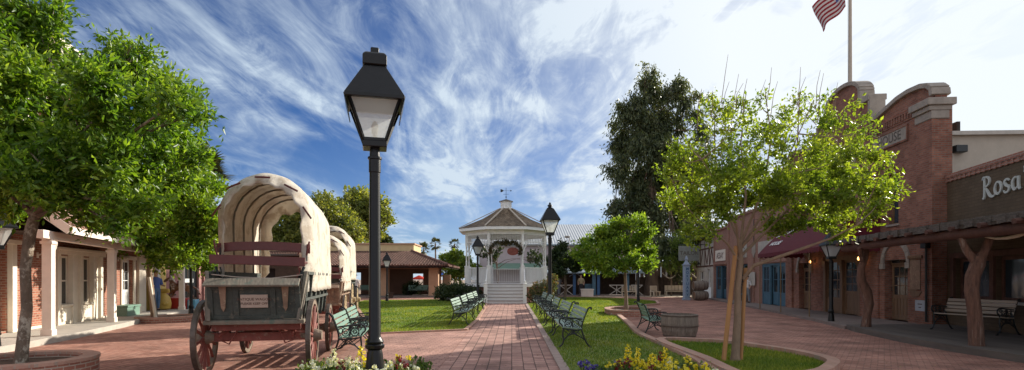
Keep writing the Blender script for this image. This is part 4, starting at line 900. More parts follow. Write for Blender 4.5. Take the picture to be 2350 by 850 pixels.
    for ri, (dz, sc, y) in enumerate(rings):
        for k in range(NT + 1):
            th = PI * k / NT; x, z = arch(.765, 1.42, zt, th); near = ri < 3; far = ri >= len(rings) - 3
            sx = sc; wr = .006 * math.sin(th * 9 + ph[0] + y * 1.2) + .004 * math.sin(th * 23 + ph[1]) + (.012 * math.sin(th * 31 + ph[2]) * (1.2 if ri < 2 else .3) if near else 0) + (.03 * math.sin(th * 16 + ph[3]) if far else 0)
            foot = max(0, 1 - min(k, NT - k) / 14)
            f = sx + wr if not far else sx + wr
            if near: x2 = x * (f + .10 * foot * (1 - sc)); z2 = cz + (z - cz) * (f if z > cz else 1)
            else: x2 = x * f; z2 = cz + (z - cz) * (f if z > cz or far else 1)
            x2 += (.012 * math.sin(y * 9 + ph[4]) + .014 * math.sin(y * 23 + ph[5])) * foot + math.copysign(.04, x) * min(1, foot * 1.6) * (0 if ri < 4 else 1)
            x2 += .010 * math.sin(y * 13 + 3 * math.sin(th * 2 + ph[6])) * math.sin(th); z2 += .012 * math.sin(y * 11 + th * 5 + ph[7])
            if x > 0: z2 -= .10 * foot
            V.append((x2, y - (.10 * foot if ri < 5 and False else 0) + (.05 * math.sin(th * 14) if ri == 0 else 0), z2 + dz))
    for i in range(len(rings) - 1):
        for k in range(NT): a = i * (NT + 1) + k; F.append((a, a + 1, a + NT + 2, a + NT + 1))
    m = MB(); m.v = V; m.f = F; o = m.build('canvas_cover', M['canvas'], root)
    o.data.polygons.foreach_set('use_smooth', [True] * len(F)); s = o.modifiers.new('thick', 'SOLIDIFY'); s.thickness = .004
    # ties round the lip
    for k in range(7):
        m = MB(); th = PI * (.12 + .76 * k / 6); x, z = arch(.73, 1.42, zt - .13, th); d = Vector((z - 2.2, 0, -x)).normalized() * .12
        p = Vector((x, .19, z)); m.tube([p - d, p + Vector((0, -.02, 0)), p + d], .017, 5)
        m.tube([p + Vector((0, -.02, 0)), p + Vector((-x * .05, .12, .05))], .006, 4); m.build('tie_strap', M['seat_red'], root)
    if seats:
        s = MB(); s.prism([(-.74, 2.14), (-.4, 2.17), (0, 2.18), (.4, 2.17), (.74, 2.14), (.74, 1.98), (.4, 2.02), (0, 2.03), (-.4, 2.02), (-.74, 1.98)][::-1], .30, .335); s.build('backrest', M['seat_red'], root, bevel=.006)
        s = MB(); s.box(-.74, .70, .02, .36, 1.80, 1.835); s.prism([(-.76, 1.94), (.70, 1.90), (.70, 1.75), (-.76, 1.79)][::-1], -.02, .015); s.build('seat', M['seat_red'], root, bevel=.006)
        for sgn in (-1, 1):
            b = MB(); x = sgn * .68; b.tube([(x, .32, 2.1), (x, .3, 1.85)], .02, 6); b.tube([(x, .05, 1.74), (x * .92, .0, 1.6), (x * .8, .1, 1.5), (x * .92, .3, 1.58), (x, .32, 1.74)], .022, 6); b.build('seat_bracket', M['iron'], root, smooth=True)
    m = MB(); m.tube([(-.74, -.14, 1.62), (-.3, -.16, 1.57), (.2, -.16, 1.55), (.76, -.14, 1.62)], .01, 5); m.build('rope', M['plaque'], root)
    m = MB(); m.box(-.6, .6, 1.4, 2.3, zf + .01, 1.5); m.build('cargo_box', M['wood_door'], root)
    return root
wagon('nearest covered wagon with grey-green end board, plaque and red running gear', (-4.15, 8.97, .004), R(13), 1, M['wagon_green'], M['wagon_grey'], 'wheel_grey')
wagon('middle covered wagon with brown box half hidden by the nearest one', (-5.85, 16.6, .004), R(12), .88, M['wagon_brown'], M['wagon_brown'], 'wheel_gold', sign=False, Lc=2.4)
wagon('rearmost covered wagon, tallest hood and green box', (-7.62, 22.6, .004), R(12), 1.13, M['wagon_green'], M['wagon_brown'], 'wheel_gold', sign=False, seats=False, Lc=2.2)
# ------------------------------------------------------------------ left: brick shop with white porch.  local x runs away from the camera along the wall
aL = math.atan2(.96, -.279)
shop = thing('brick_shop', 'red brick shop with white-posted porch, cream windows and metal porch roof', 'building', (-13.1, 14.2, 0), aL)
cream, pc = M['cream'], M['pink_cream']
hs = [(-1.35, -.12, .2, 2.3), (2.3, 3.0, .72, 2.25), (3.72, 4.42, .72, 2.25), (7.16, 8.28, .15, 2.3)]
wall(-8, 8.9, 0, 4.7, hs).build('wall', M['brick_left'], shop)
wall(-8, 3.4, 4.7, 8.5, [(-1.8, -.8, 5.4, 7.2), (.6, 1.6, 5.4, 7.2)], y=.0).build('upper_wall', M['brick_left'], shop)
m = MB(); m.box(3.1, 3.4, .3, 7, 4.7, 8.5); m.box(8.6, 8.9, .3, 7, 0, 4.7); m.box(-8, 3.1, 6.7, 7, 4.7, 8.5); m.build('side_wall', M['brick_left'], shop)
m = MB(); m.box(-8, 8.6, .3, 7, 4.55, 4.69); m.box(-8, 3.1, .3, 6.7, 8.3, 8.4); m.build('flat_roof', M['shingle'], shop)
m = MB(); m.box(-8.1, 3.55, -.3, .1, 8.5, 8.72); m.box(-8.1, 3.5, -.18, .1, 8.3, 8.5); m.box(3.35, 3.6, -.3, 3, 8.5, 8.72)
for i in range(24): x = -8 + i * .5; m.box(x, x + .12, -.26, -.18, 8.32, 8.5)
m.build('cornice', cream, shop)
window(shop, -1.8, -.8, 5.4, 7.2, cream, 2, 2, casing=.12); window(shop, .6, 1.6, 5.4, 7.2, cream, 2, 2, casing=.12)
door(shop, -1.35, -.12, .2, 2.3, cream, 2, 2, lite=.35)
for (a, b) in ((2.3, 3.0), (3.72, 4.42)): window(shop, a, b, .72, 2.25, cream, 2, 2, y=.0, sill=False)
m = MB(); dd = -.14
for x in (2.12, 3.02, 3.54, 4.44, 5.0): m.box(x, x + .17, dd, .02, .15, 2.3)
m.box(3.2, 3.54, dd + .08, .02, .15, 2.3); m.box(4.62, 5.0, dd + .08, .02, .15, 2.3); m.box(2.05, 5.24, dd - .06, .02, 2.3, 2.42); m.box(2.0, 5.3, dd - .12, .02, 2.42, 2.5)
for (a, b) in ((2.29, 3.02), (3.71, 4.44)): m.box(a, b, dd + .04, .02, .15, .72); m.box(a + .1, b - .1, dd + .02, dd + .05, .25, .62); m.box(a - .02, b + .02, dd - .03, .02, .7, .76)
m.build('bay_front', cream, shop, bevel=.006)
door(shop, 7.16, 8.28, .15, 2.3, M['white_paint'], 3, 3, lite=.42)
m = MB(); m.box(7.0, 7.16, -.05, .02, .15, 2.3); m.box(8.28, 8.44, -.05, .02, .15, 2.3); m.box(6.95, 8.5, -.08, .02, 2.3, 2.45); m.build('door_surround', cream, shop, bevel=.006)
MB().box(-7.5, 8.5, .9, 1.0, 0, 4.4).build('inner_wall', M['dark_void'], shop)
m = MB(); m.box(-.1, .1, -.12, .02, .15, 2.45); m.box(-1.6, -1.36, -.12, .02, .15, 2.45); m.box(-1.7, .2, -.18, .02, 2.45, 2.56); m.build('door_surround', cream, shop, bevel=.006); MB().box(8.66, 8.95, -.1, .02, .15, 3.2).build('corner_pilaster', cream, shop)
for a, b in ((.12, 2.1), (5.25, 6.95)): MB().box(a, b, -.05, .0, .15, .22).build('skirting', cream, shop)
# porch
iv = Matrix.Rotation(-aL, 4, 'Z') @ Matrix.Translation((13.1, -14.2, 0)); lc = lambda x, y, z=0: iv @ Vector((x, y, z))
posts = [lc(-11.4, 13.4), lc(-12.93, 17.6), lc(-14.85, 24.5)]
for i, p in enumerate(posts):
    m = MB(); w = .10; m.box(p.x - w, p.x + w, p.y - w, p.y + w, .15, 2.52); m.box(p.x - w - .02, p.x + w + .02, p.y - w - .02, p.y + w + .02, .15, .3); m.box(p.x - w - .03, p.x + w + .03, p.y - w - .03, p.y + w + .03, 2.40, 2.47); po = m.build('post', pc, shop, bevel=.008)
    b = MB()
    for t in range(4): r = .16 + t * .05; b.tube([(p.x + w + r * math.sin(a_ * PI / 10), p.y, 2.5 - r * math.cos(a_ * PI / 10) + .0) for a_ in range(0, 6)], .012, 4)
    b.build('fretwork', pc, po)
m = MB(); q0 = posts[0] + (posts[0] - posts[1]).normalized() * .5
for a, b in ((q0, posts[1]), (posts[1], posts[2] + (posts[2] - posts[1]).normalized() * 1.2)): m.beam((a.x, a.y, 2.62), (b.x, b.y, 2.62), .17, .2)
m.build('porch_beam', pc, shop, bevel=.01)
out = lambda p, d: Vector((p.x, p.y - d, 0))
e0 = lc(-10.98, 13.55); e1 = out(posts[1], .42); e2 = out(posts[2] + (posts[2] - posts[1]).normalized() * 1.4, .42)
m = MB(); ts = .05
def roofstrip(a, b, z0, z1):
    A0, B0 = (a.x, a.y, z0), (b.x, b.y, z0); A1, B1 = (a.x + .0, -.02, z1), (b.x, -.02, z1); dn = lambda v: (v[0], v[1], v[2] - ts)
    m.add([A0, B0, B1, A1, dn(A0), dn(B0), dn(B1), dn(A1)], [(0, 1, 2, 3), (7, 6, 5, 4), (0, 4, 5, 1), (0, 3, 7, 4), (1, 5, 6, 2)])
roofstrip(e0, e1, 2.86, 4.35); roofstrip(e1, e2, 2.86, 4.35)
n = 60
for i in range(n):
    t = i / n; L1 = (e1 - e0).length; L2 = (e2 - e1).length; s = t * (L1 + L2); p = e0.lerp(e1, s / L1) if s < L1 else e1.lerp(e2, (s - L1) / L2)
    m.beam((p.x, p.y, 2.88), (p.x, -.03, 4.37), .045, .05)
m.build('porch_roof', M['porch_metal'], shop)
m = MB(); m.beam((e0.x, e0.y - .02, 2.75), (e1.x, e1.y - .02, 2.75), .04, .17); m.beam((e1.x, e1.y - .02, 2.75), (e2.x, e2.y - .02, 2.75), .04, .17); m.beam((e0.x - .03, e0.y, 2.74), (e0.x - .03, -.02, 4.2), .05, .2); m.build('fascia', pc, shop)
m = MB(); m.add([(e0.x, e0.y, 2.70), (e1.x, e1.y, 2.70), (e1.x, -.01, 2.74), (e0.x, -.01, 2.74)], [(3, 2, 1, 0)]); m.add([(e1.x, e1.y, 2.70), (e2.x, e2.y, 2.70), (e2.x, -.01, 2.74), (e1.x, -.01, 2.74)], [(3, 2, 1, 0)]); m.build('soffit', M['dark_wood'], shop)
def sconce(par, x, z, y=0, lit=False, shade=True):
    m = MB(); m.tube([(x, y, z), (x, y - .12, z + .03), (x, y - .22, z + .06)], .016, 6); m.box(x - .04, x + .04, y - .02, y, z - .08, z + .08); o = m.build('wall_lamp', M['iron'] if lit else pc, par)
    MB().lathe([(.16, .0), (.13, .07), (.04, .11)], 14, c=(x, y - .24, z + .02)).build('shade', M['iron'] if lit else pc, o, smooth=True) if shade else None
    MB().ball((x, y - .24, z - .03), (.05, .05, .07)).build('bulb', M['sconce'] if lit else M['sconce_off'], o, smooth=True)
sconce(shop, 1.3, 2.22); sconce(shop, 6.8, 2.3)
ch = thing('storage_chest', 'green storage chest on the porch beside the white door', 'chest', tuple((Matrix.Translation((-13.1, 14.2, 0)) @ Matrix.Rotation(aL, 4, 'Z')) @ Vector((6.75, -.32, .15))), aL)
MB().box(-.62, .62, -.22, .22, 0, .32).build('body', M['slat_green'], ch, bevel=.01); MB().box(-.65, .65, -.25, .25, .325, .40).build('lid', M['slat_green'], ch, bevel=.015)
MB().box(-.03, .03, -.262, -.25, .24, .36).build('latch', M['iron'], ch)
fp = thing('flagpole', 'thin bare pole rising above the brick shop at the left', 'pole', (-14.05, 17, 8.4))
MB().tube([(0, 0, 0), (0, 0, 5)], .035, 8).build('pole', M['porch_metal'], fp); MB().tube([(-.14, 0, .2), (-.14, 0, 5)], .006, 4).build('halyard', M['iron'], fp)

# yellow toy shop
toL = Matrix.Translation((-13.1, 14.2, 0)) @ Matrix.Rotation(aL, 4, 'Z')
ys = thing('yellow_shop', 'yellow-walled shop with open dark doorway past the brick shop', 'building', tuple(toL @ Vector((8.95, 0, 0))), aL)
wall(0, 3.4, 0, 4.2, [(.55, 1.3, .15, 2.5)]).build('wall', M['yellow_wall'], ys)
m = MB(); m.box(.0, .54, -.08, .0, .15, 2.55); m.box(1.3, 1.46, -.08, 0, .15, 2.55); m.box(0, 1.55, -.12, 0, 2.55, 2.8); m.build('door_surround', cream, ys)
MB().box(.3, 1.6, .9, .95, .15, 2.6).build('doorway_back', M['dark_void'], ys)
m = MB(); m.box(1.85, 2.5, -.03, 0, 1.0, 2.5); o = m.build('poster', M['white_paint'], ys); m = MB()
for x in (1.9, 2.03): m.box(x, x + .08, -.036, -.031, 1.02, 2.48)
m.build('stripe', M['lavender'], o)
# mauve shop with show windows
ms = thing('mauve_shop', 'dusky pink shop front with dark display windows', 'building', (-16.55, 25.8, 0), PI / 2 - .02)
wall(0, 5.4, 0, 4.2, [(.5, .85, .8, 2.6), (1.35, 2.9, .5, 2.65), (3.9, 4.9, .6, 2.65)]).build('wall', M['mauve'], ms)
window(ms, .5, .85, .8, 2.6, M['dark_wood'], 1, 2); window(ms, 1.35, 2.9, .5, 2.65, M['dark_wood'], 2, 1); window(ms, 3.9, 4.9, .6, 2.65, M['dark_wood'], 2, 2)
m = MB(); m.box(3.2, 3.5, -.1, 0, .15, 2.9); m.box(0, 5.5, -.1, .0, 2.9, 3.1); m.box(5.1, 5.4, -.1, 0, .15, 2.9); m.build('pilaster', M['mauve'], ms)
MB().box(1.7, 2.5, .06, .085, 1.35, 1.55).build('shop_sign', M['white_paint'], ms)
dk = thing('dark_building', 'dark timber building in shade behind the covered wagons', 'building', (-17.2, 34.5, 0))
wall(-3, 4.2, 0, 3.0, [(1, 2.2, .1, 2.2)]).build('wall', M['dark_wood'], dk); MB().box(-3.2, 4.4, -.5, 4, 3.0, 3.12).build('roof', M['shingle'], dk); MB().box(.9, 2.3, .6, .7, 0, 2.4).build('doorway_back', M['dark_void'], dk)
MB().box(3.9, 4.2, .3, 4, 0, 3.0).build('side_wall', M['dark_wood'], dk)

# ------------------------------------------------------------------ right: opera-house-like brick building.  local x runs towards the camera
aR = math.atan2(-.9955, -.0946)
ho = thing('brick_playhouse', 'tall brick building with curved stone parapet and HOUSE panel', 'building', (13.07, 16.83, 0), aR)
brk = M['brick_right']
W_ = lambda u: -u
holes = [(-2.66, -1.34, .1, 2.2), (-7.3, -4.3, .1, 2.5), (-9.8, -8.5, .1, 2.3), (-2.42, -1.84, 3.44, 5.2), (-6.0, -5.3, 3.44, 5.2), (-9.4, -8.8, 3.44, 5.2)]
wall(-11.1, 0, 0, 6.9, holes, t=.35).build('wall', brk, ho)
prof = []
half = [(0.02, 7.2), (.06, 7.42), (.25, 7.58), (.6, 7.68), (1.2, 7.72), (1.8, 7.68), (2.4, 7.55), (3.0, 7.42), (3.45, 7.42), (3.46, 8.3), (4.15, 8.3), (4.16, 8.75)] + [(5.55 - 1.39 * math.cos(a * PI / 16), 8.75 + .62 * math.sin(a * PI / 16)) for a in range(1, 9)]
full = [(-x, z) for x, z in half] + [(-(11.1 - x), z) for x, z in half[::-1][1:]]
m = MB(); n = len(full)
for i in range(n - 1):
    (xa, za), (xb, zb) = full[i], full[i + 1]
    if abs(xa - xb) < .02: continue
    m.add([(xa, 0, 6.9), (xb, 0, 6.9), (xb, 0, zb), (xa, 0, za), (xa, .35, 6.9), (xb, .35, 6.9), (xb, .35, zb), (xa, .35, za)], [(0, 3, 2, 1), (4, 5, 6, 7)])
m.add([(0, 0, 6.9), (0, .35, 6.9), (0, .35, 7.35), (0, 0, 7.35)], [(0, 1, 2, 3)]); m.build('parapet', brk, ho)
m = MB()
for i in range(n - 1):
    a, b = full[i], full[i + 1]; m.beam((a[0], .16, a[1] + .03), (b[0], .16, b[1] + .03), .56, .16, up=(0, 0, 1) if abs(a[0] - b[0]) > .02 else (1, 0, 0))
for s0 in (0, -11.1 + .78): m.box(s0 - .80, s0 + .06, -.2, .45, 6.75, 6.9); m.box(s0 - .85, s0 + .14, -.28, .55, 6.9, 7.12); m.box(s0 - .78, s0 + .04, -.13, .4, 6.5, 6.75)
m.box(-4.2, -3.4, -.16, .5, 8.2, 8.42); m.build('coping', M['stone'], ho, bevel=.02)
for a, b, c_, d in ((-.74, .02, -.1, 6.5), (-11.1, -10.4, -.1, 6.5), (-3.4, -2.95, -.08, 5.9)): MB().box(a, b, c_, -.002, .1, d).build('pilaster', brk, ho)
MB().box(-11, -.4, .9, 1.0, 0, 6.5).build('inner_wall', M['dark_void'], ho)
MB().box(-.35, 0, .35, .5, .0, 6.9).build('side_wall', brk, ho)
m = MB()
for i in range(62): x = -.95 - i * .15; m.box(x - .045, x + .045, -.06, -.001, 6.88, 7.08)
m.box(-10.4, -.76, -.07, -.001, 7.08, 7.15); m.box(-10.4, -.76, -.03, -.001, 6.82, 6.88); m.build('dentil_course', brk, ho)
def panel(x0, x1, z0, z1, txt):
    p = MB(); p.box(x0, x1, -.035, -.002, z0, z1); p = p.build('stone_panel', M['stone'], ho)
    f = MB(); f.box(x0 - .06, x1 + .06, -.06, -.002, z1, z1 + .06); f.box(x0 - .06, x1 + .06, -.06, -.002, z0 - .06, z0); f.box(x0 - .06, x0, -.055, -.002, z0, z1); f.box(x1, x1 + .06, -.055, -.002, z0, z1); f.build('frame', brk, p)
    if txt: text_obj('lettering', txt, .44, M['stone_dark'], p, ((x0 + x1) / 2, -.037, (z0 + z1) / 2), align='CENTER', depth=.004, bold=.004)
M['stone_dark'] = mat('stone_dark', (.10, .085, .07), .9, .2, 5, .1)
panel(-3.35, -1.35, 6.22, 6.66, 'HOUSE'); panel(-6.2, -4.5, 5.9, 6.4, '')
window(ho, -2.42, -1.84, 3.44, 5.2, M['wood_door'], 1, 2, y=.14, glass='glass_blue', cm=M['stone']); window(ho, -6.0, -5.3, 3.44, 5.2, M['wood_door'], 1, 2, y=.14, cm=M['stone']); window(ho, -9.4, -8.8, 3.44, 5.2, M['wood_door'], 1, 2, y=.14, cm=M['stone'])
for xc, w in ((-2.13, .42), (-5.65, .48), (-9.1, .45)):
    m = MB(); a2 = [PI * k / 16 for k in range(17)]; m.prism([(xc + (w + .22) * math.cos(a), 5.2 + (w + .22) * .62 * math.sin(a)) for a in a2] + [(xc + w * math.cos(a), 5.2 + w * .55 * math.sin(a)) for a in a2[::-1]], -.06, -.002); m.build('brick_arch', brk, ho)
if False:
    for k in range(9): a = PI * k / 8; m.beam((xc + w * math.cos(a), -.03, 5.2 + w * .55 * math.sin(a)), (xc + (w + .22) * math.cos(a), -.03, 5.2 + (w + .22) * .62 * math.sin(a)), .07, .14, up=(0, 1, 0))
# arched door
door(ho, -2.56, -1.44, .12, 2.05, M['wood_door'], 3, 3, lite=.42, planks=5, y=.2)
def fan(par, x0, x1, z0, z1, y=.2):
    xc = (x0 + x1) / 2; w = (x1 - x0) / 2; h = z1 - z0; o = MB(); pts = [(xc + w * math.cos(PI * k / 14), z0 + h * math.sin(PI * k / 14)) for k in range(15)]
    m = MB(); m.prism([(x, z) for x, z in pts][::-1], y + .02, y + .03); f = MB()
    for k in range(14): f.beam((pts[k][0], y + .02, pts[k][1]), (pts[k + 1][0], y + .02, pts[k + 1][1]), .06, .05, up=(0, 1, 0))
    for k in (3, 5, 7, 9, 11): f.beam((xc, y + .01, z0), (pts[k][0], y + .01, pts[k][1]), .02, .03, up=(0, 1, 0))
    f.box(x0, x1, y, y + .05, z0 - .05, z0 + .02); fo = f.build('fanlight', M['wood_door'], par); m.build('pane', M['glass_dark'], fo)
    # stone/brick arch ring on the wall
    return fo
def archring(par, x0, x1, z0, w=.16, mt='stone', foot=.4):
    xc = (x0 + x1) / 2; r = (x1 - x0) / 2; a = MB(); N = 13
    for k in range(N):
        t0, t1 = PI * k / N + .008, PI * (k + 1) / N - .008
        P = [(xc + (r + d) * math.cos(t), z0 + (r + d) * math.sin(t)) for t, d in ((t0, 0), (t0, w), (t1, w), (t1, 0))]; a.prism(P[::-1], -.06, -.002)
    for s in (-1, 1): x = xc + s * (r + w / 2); a.box(x - w * .7, x + w * .7, -.08, -.002, z0 - .2, z0 - .005)
    a.build('arch_surround', M[mt], par)
# spandrel above arched doors is closed by the wall hole being rectangular: add the fan inside
f_ = fan(ho, -2.64, -1.36, 2.08, 2.68)
def spandrel(par, x0, x1, z0, z1, h, mt, y0=-.001, t=.33):
    """fills the corners of a rectangular opening above a segmental arch"""
    xc = (x0 + x1) / 2; w = (x1 - x0) / 2; m = MB()
    for s in (-1, 1):
        pts = [(xc + s * w * math.cos(PI / 2 * k / 8), z0 + h * math.sin(PI / 2 * k / 8)) for k in range(9)]; poly = [(xc + s * w, z1)] + pts + [(xc, z1)]
        if s > 0: poly = poly[::-1]
        for i in range(8):
            a, b = pts[i], pts[i + 1]; q = [(a[0], a[1]), (b[0], b[1]), (b[0], z1), (a[0], z1)]
            if s < 0: q = q[::-1]
            m.prism(q[::-1], y0, y0 + t)
    m.build('arch_filler', mt, par)
spandrel(ho, -2.66, -1.34, 2.08, 2.75, .62, brk) if False else None
door(ho, -9.7, -8.6, .12, 2.0, M['wood_door'], 3, 3, lite=.42, planks=5, y=.2)
archring(ho, -2.66, -1.34, 2.1); archring(ho, -9.8, -8.5, 2.05)
fan(ho, -9.75, -8.55, 2.05, 2.6)
# timber shop front between the arched doors
m = MB(); m.box(-7.3, -4.3, .05, .2, 2.3, 2.5); m.box(-7.3, -7.1, .0, .25, .1, 2.3); m.box(-4.5, -4.3, .0, .25, .1, 2.3); m.box(-5.85, -5.65, .0, .25, .1, 2.3); m.box(-7.1, -5.85, .08, .2, .1, .7); m.box(-7.0, -5.95, .05, .08, .2, .6)
for x in (-7.2, -5.75, -4.4): m.box(x - .14, x + .14, -.04, .0, 2.1, 2.32); m.box(x - .1, x + .1, -.02, .0, 1.95, 2.1)
m.build('shop_front', M['wood_door'], ho, bevel=.008)
window(ho, -7.1, -5.85, .7, 2.3, M['wood_door'], 3, 4, y=.1, sill=False, glass='glass_blue'); door(ho, -5.65, -4.5, .12, 2.3, M['wood_door'], 2, 4, lite=.4, y=.1, glass='glass_blue')
sconce(ho, -8.05, 2.35, lit=True, shade=False); sconce(ho, -3.9, 2.35, lit=True, shade=False)
m = MB(); m.tube([(-.16, -.16, 2.5), (-.16, -.16, .2)], .035, 8); m.box(-.28, -.04, -.26, -.11, 2.5, 2.7); m.build('downspout', M['iron'], ho)

pbd = thing('poster_board', 'brown ornate-framed notice board on the brick wall beside the arched door', 'notice board', tuple(ho.matrix_basis @ Vector((-.78, -.01, 1.05))), aR)
m = MB(); m.box(-.3, .3, -.09, -.0, .1, 1.15); m.box(-.36, .36, -.13, -.0, 1.15, 1.25); m.prism([(-.34, .1), (.34, .1), (.2, -.06), (.08, -.09), (-.08, -.09), (-.2, -.06)], -.11, -.0); m.build('frame', M['wood_door'], pbd, bevel=.01)
MB().box(-.25, .25, -.10, -.091, .16, 1.09).build('board', M['wagon_brown'], pbd)
pq = thing('wall_plaque', 'small blue-grey metal plaque low on the brick corner', 'plaque', tuple(ho.matrix_basis @ Vector((-.5, -.003, .52))), aR)
MB().box(-.25, .25, -.125, -.1, 0, .34).build('plate', M['grey_plaque'], pq, bevel=.004); 
MB().box(-.12, .1, -.127, -.1255, .205, .235).build('inscription', M['ink'], pq); MB().box(-.07, .05, -.127, -.1255, .10, .13).build('inscription', M['ink'], pq)
# maroon awning
aw = thing('awning', 'dark maroon scalloped awning lettered Of and HOUSE on thin brass poles', 'awning', (13.07, 16.83, 0), aR)
x0, x1, yo, zt_, zb = -9.2, -2.9, -2.1, 4.2, 2.72
m = MB(); N = 10; cv = [(-.02 + (yo + .02) * math.sin(PI / 2 * k / N) , zb + (zt_ - zb) * math.cos(PI / 2 * k / N)) for k in range(N + 1)]
cv = [(-.02 + (yo) * (k / N) ** .9, zt_ - (zt_ - zb) * (k / N) ** 1.5) for k in range(N + 1)]
v = [(x, y, z) for x in (x0, x1) for y, z in cv]; m.add(v, [(k, k + 1, k + N + 2, k + N + 1) for k in range(N)])
for x in (x0, x1): m.add([(x, y, z) for y, z in cv] + [(x, -.02, zb)], [tuple(range(N + 2))])
m.build('canopy', M['maroon'], aw)
m = MB(); ns = 26
for i in range(ns):
    a = x0 + (x1 - x0) * i / ns; b = x0 + (x1 - x0) * (i + 1) / ns; y_ = cv[-1][0]
    pts = [(a + (b - a) * k / 6, zb - .14 - .06 * math.sin(PI * k / 6)) for k in range(7)]; m.add([(a, y_, zb), (b, y_, zb)] + [(x, y_ - .004, z) for x, z in pts[::-1]], [tuple(range(9))])
for x in (x0, x1):
    for i in range(9):
        a = -.02 + (yo) * i / 9; b = -.02 + yo * (i + 1) / 9; m.add([(x, a, zb), (x, b, zb), (x, b, zb - .14), (x, (a + b) / 2, zb - .2), (x, a, zb - .14)], [(0, 1, 2, 3, 4)])
o = m.build('valance', M['maroon'], aw)
def slope_text(t, size, px_, k, xs=1, name='lettering', shear=0):
    y, z = cv[k]; y2, z2 = cv[k - 1]; ang = math.atan2(z2 - z, y2 - y); text_obj(name, t, size, M['white_paint'], aw, (px_, y - .02, z + .02), (ang, 0, 0), .003, 'CENTER', shear, xs, .006)
slope_text('Of', .72, -8.05, 5, shear=.3); slope_text('the', .24, -8.7, 6, shear=.2); slope_text('HOUSE', .34, -8.0, 8, 1.1)
for u in (-6.4, -3.7, -9.0):
    MB().tube([(u, yo + .0, .1), (u, yo + .0, zb)], .022, 8).build('pole', M['bronze_pole'], aw) if 'bronze_pole' in M else None
M['bronze_pole'] = mat('bronze_pole', (.2, .13, .07), .4, .2, 4, .05, metal=.6)
for u in (-6.5, -3.75, -9.0): MB().tube([(u, yo, .1), (u, yo, zb - .02)], .024, 8).build('pole', M['bronze_pole'], aw, smooth=True)
# flag on the roof
fl = thing('flag', 'stars and stripes hanging folded to the left of its pole', 'flag', (13.55, 22, 11.9)); 
V = []; nu, nv = 30, 26
def flagp(u, v):                 # u away from pole, v down
    x = -.07 - u * 1.25 * (1 - .18 * v); z = 1.75 - v * 1.15 - u * .78 - u * u * .25 + .06 * math.sin(u * 9 + v * 2); y = .16 * math.sin(u * 8 + v * 3) * (.3 + u); return (x, y, z)
for nm, mt, rng_ in (('red_stripe', 'flag_red', 0), ('white_stripe', 'flag_white', 1), ('canton', 'flag_blue', 2)):
    m = MB()
    for s in range(13):
        if rng_ < 2 and s % 2 != rng_: continue
        if rng_ == 2 and s > 0: continue
        va, vb = (s / 13, (s + 1) / 13) if rng_ < 2 else (0, 7 / 13); ua = .4 if s < 7 and rng_ < 2 else 0; ub = 1 if rng_ < 2 else .4
        kv = 2 if rng_ < 2 else 8
        for i in range(20):
            for j in range(kv):
                u0, u1 = ua + (ub - ua) * i / 20, ua + (ub - ua) * (i + 1) / 20; v0, v1 = va + (vb - va) * j / kv, va + (vb - va) * (j + 1) / kv
                m.add([flagp(u0, v0), flagp(u1, v0), flagp(u1, v1), flagp(u0, v1)], [(0, 1, 2, 3)])
    fo = m.build(nm, M[mt], fl, smooth=True)
m = MB()
for r in range(9):
    for c_ in range(6 if r % 2 == 0 else 5):
        u = .03 + (c_ + (.5 if r % 2 else 0)) * .062; v = (r + 1) * .052; p = Vector(flagp(u, v)); m.add([p + Vector((math.sin(k * PI / 5) * (.026 if k % 2 == 0 else .011), -.006, math.cos(k * PI / 5) * (.026 if k % 2 == 0 else .011))) for k in range(10)], [tuple(range(10))])
m.build('stars', M['flag_white'], fl)
fp = thing('flagpole', 'tall pale flagpole carrying the flag on the brick playhouse roof', 'flagpole', (13.66, 22, 6.6)); MB().tube([(0, 0, 0), (0, 0, 9)], [.08, .05], 12).build('pole', M['stucco'], fp, smooth=True); MB().tube([(-.09, 0, 2.6), (-.09, 0, 8.8)], .006, 4).build('halyard', M['iron'], fp)

# ------------------------------------------------------------------ Rosa's, with the log porch
aZ = math.atan2(-.98, -.196)
ro = thing('adobe_restaurant', 'brown-painted brick restaurant with white Rosa lettering and dark windows', 'building', (13.42, 16.8, 0), aZ)
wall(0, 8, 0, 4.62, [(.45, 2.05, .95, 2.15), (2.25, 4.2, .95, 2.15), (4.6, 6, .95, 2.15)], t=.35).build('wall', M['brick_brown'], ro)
m = MB(); m.box(-.02, 8, -.06, .4, 4.62, 4.74); m.box(-.02, 8, -.03, .37, 4.52, 4.62)
for i in range(36): m.box(i * .22, i * .22 + .1, -.05, -.03, 4.5, 4.62)
m.build('parapet_coping', M['brick_far'], ro, bevel=.006)
m = MB(); m.box(0, 8, -.02, -.001, .15, .9); m.build('plinth', M['brick_brown'], ro)
for a, b, n_ in ((.45, 2.05, 1), (2.25, 4.2, 1), (4.6, 6, 1)): window(ro, a, b, .95, 2.15, M['wood_beam'], n_, 1, y=.12, fw=.1, glass='glass_blue', cm=M['pink_cream'])
m = MB()
for x in (.36, 2.15, 4.3): m.box(x - .08, x + .08, -.07, .1, .9, 2.3)
m.box(.2, 6.2, -.06, .0, 2.16, 2.32); m.build('timber_frame', M['wood_beam'], ro, bevel=.01)
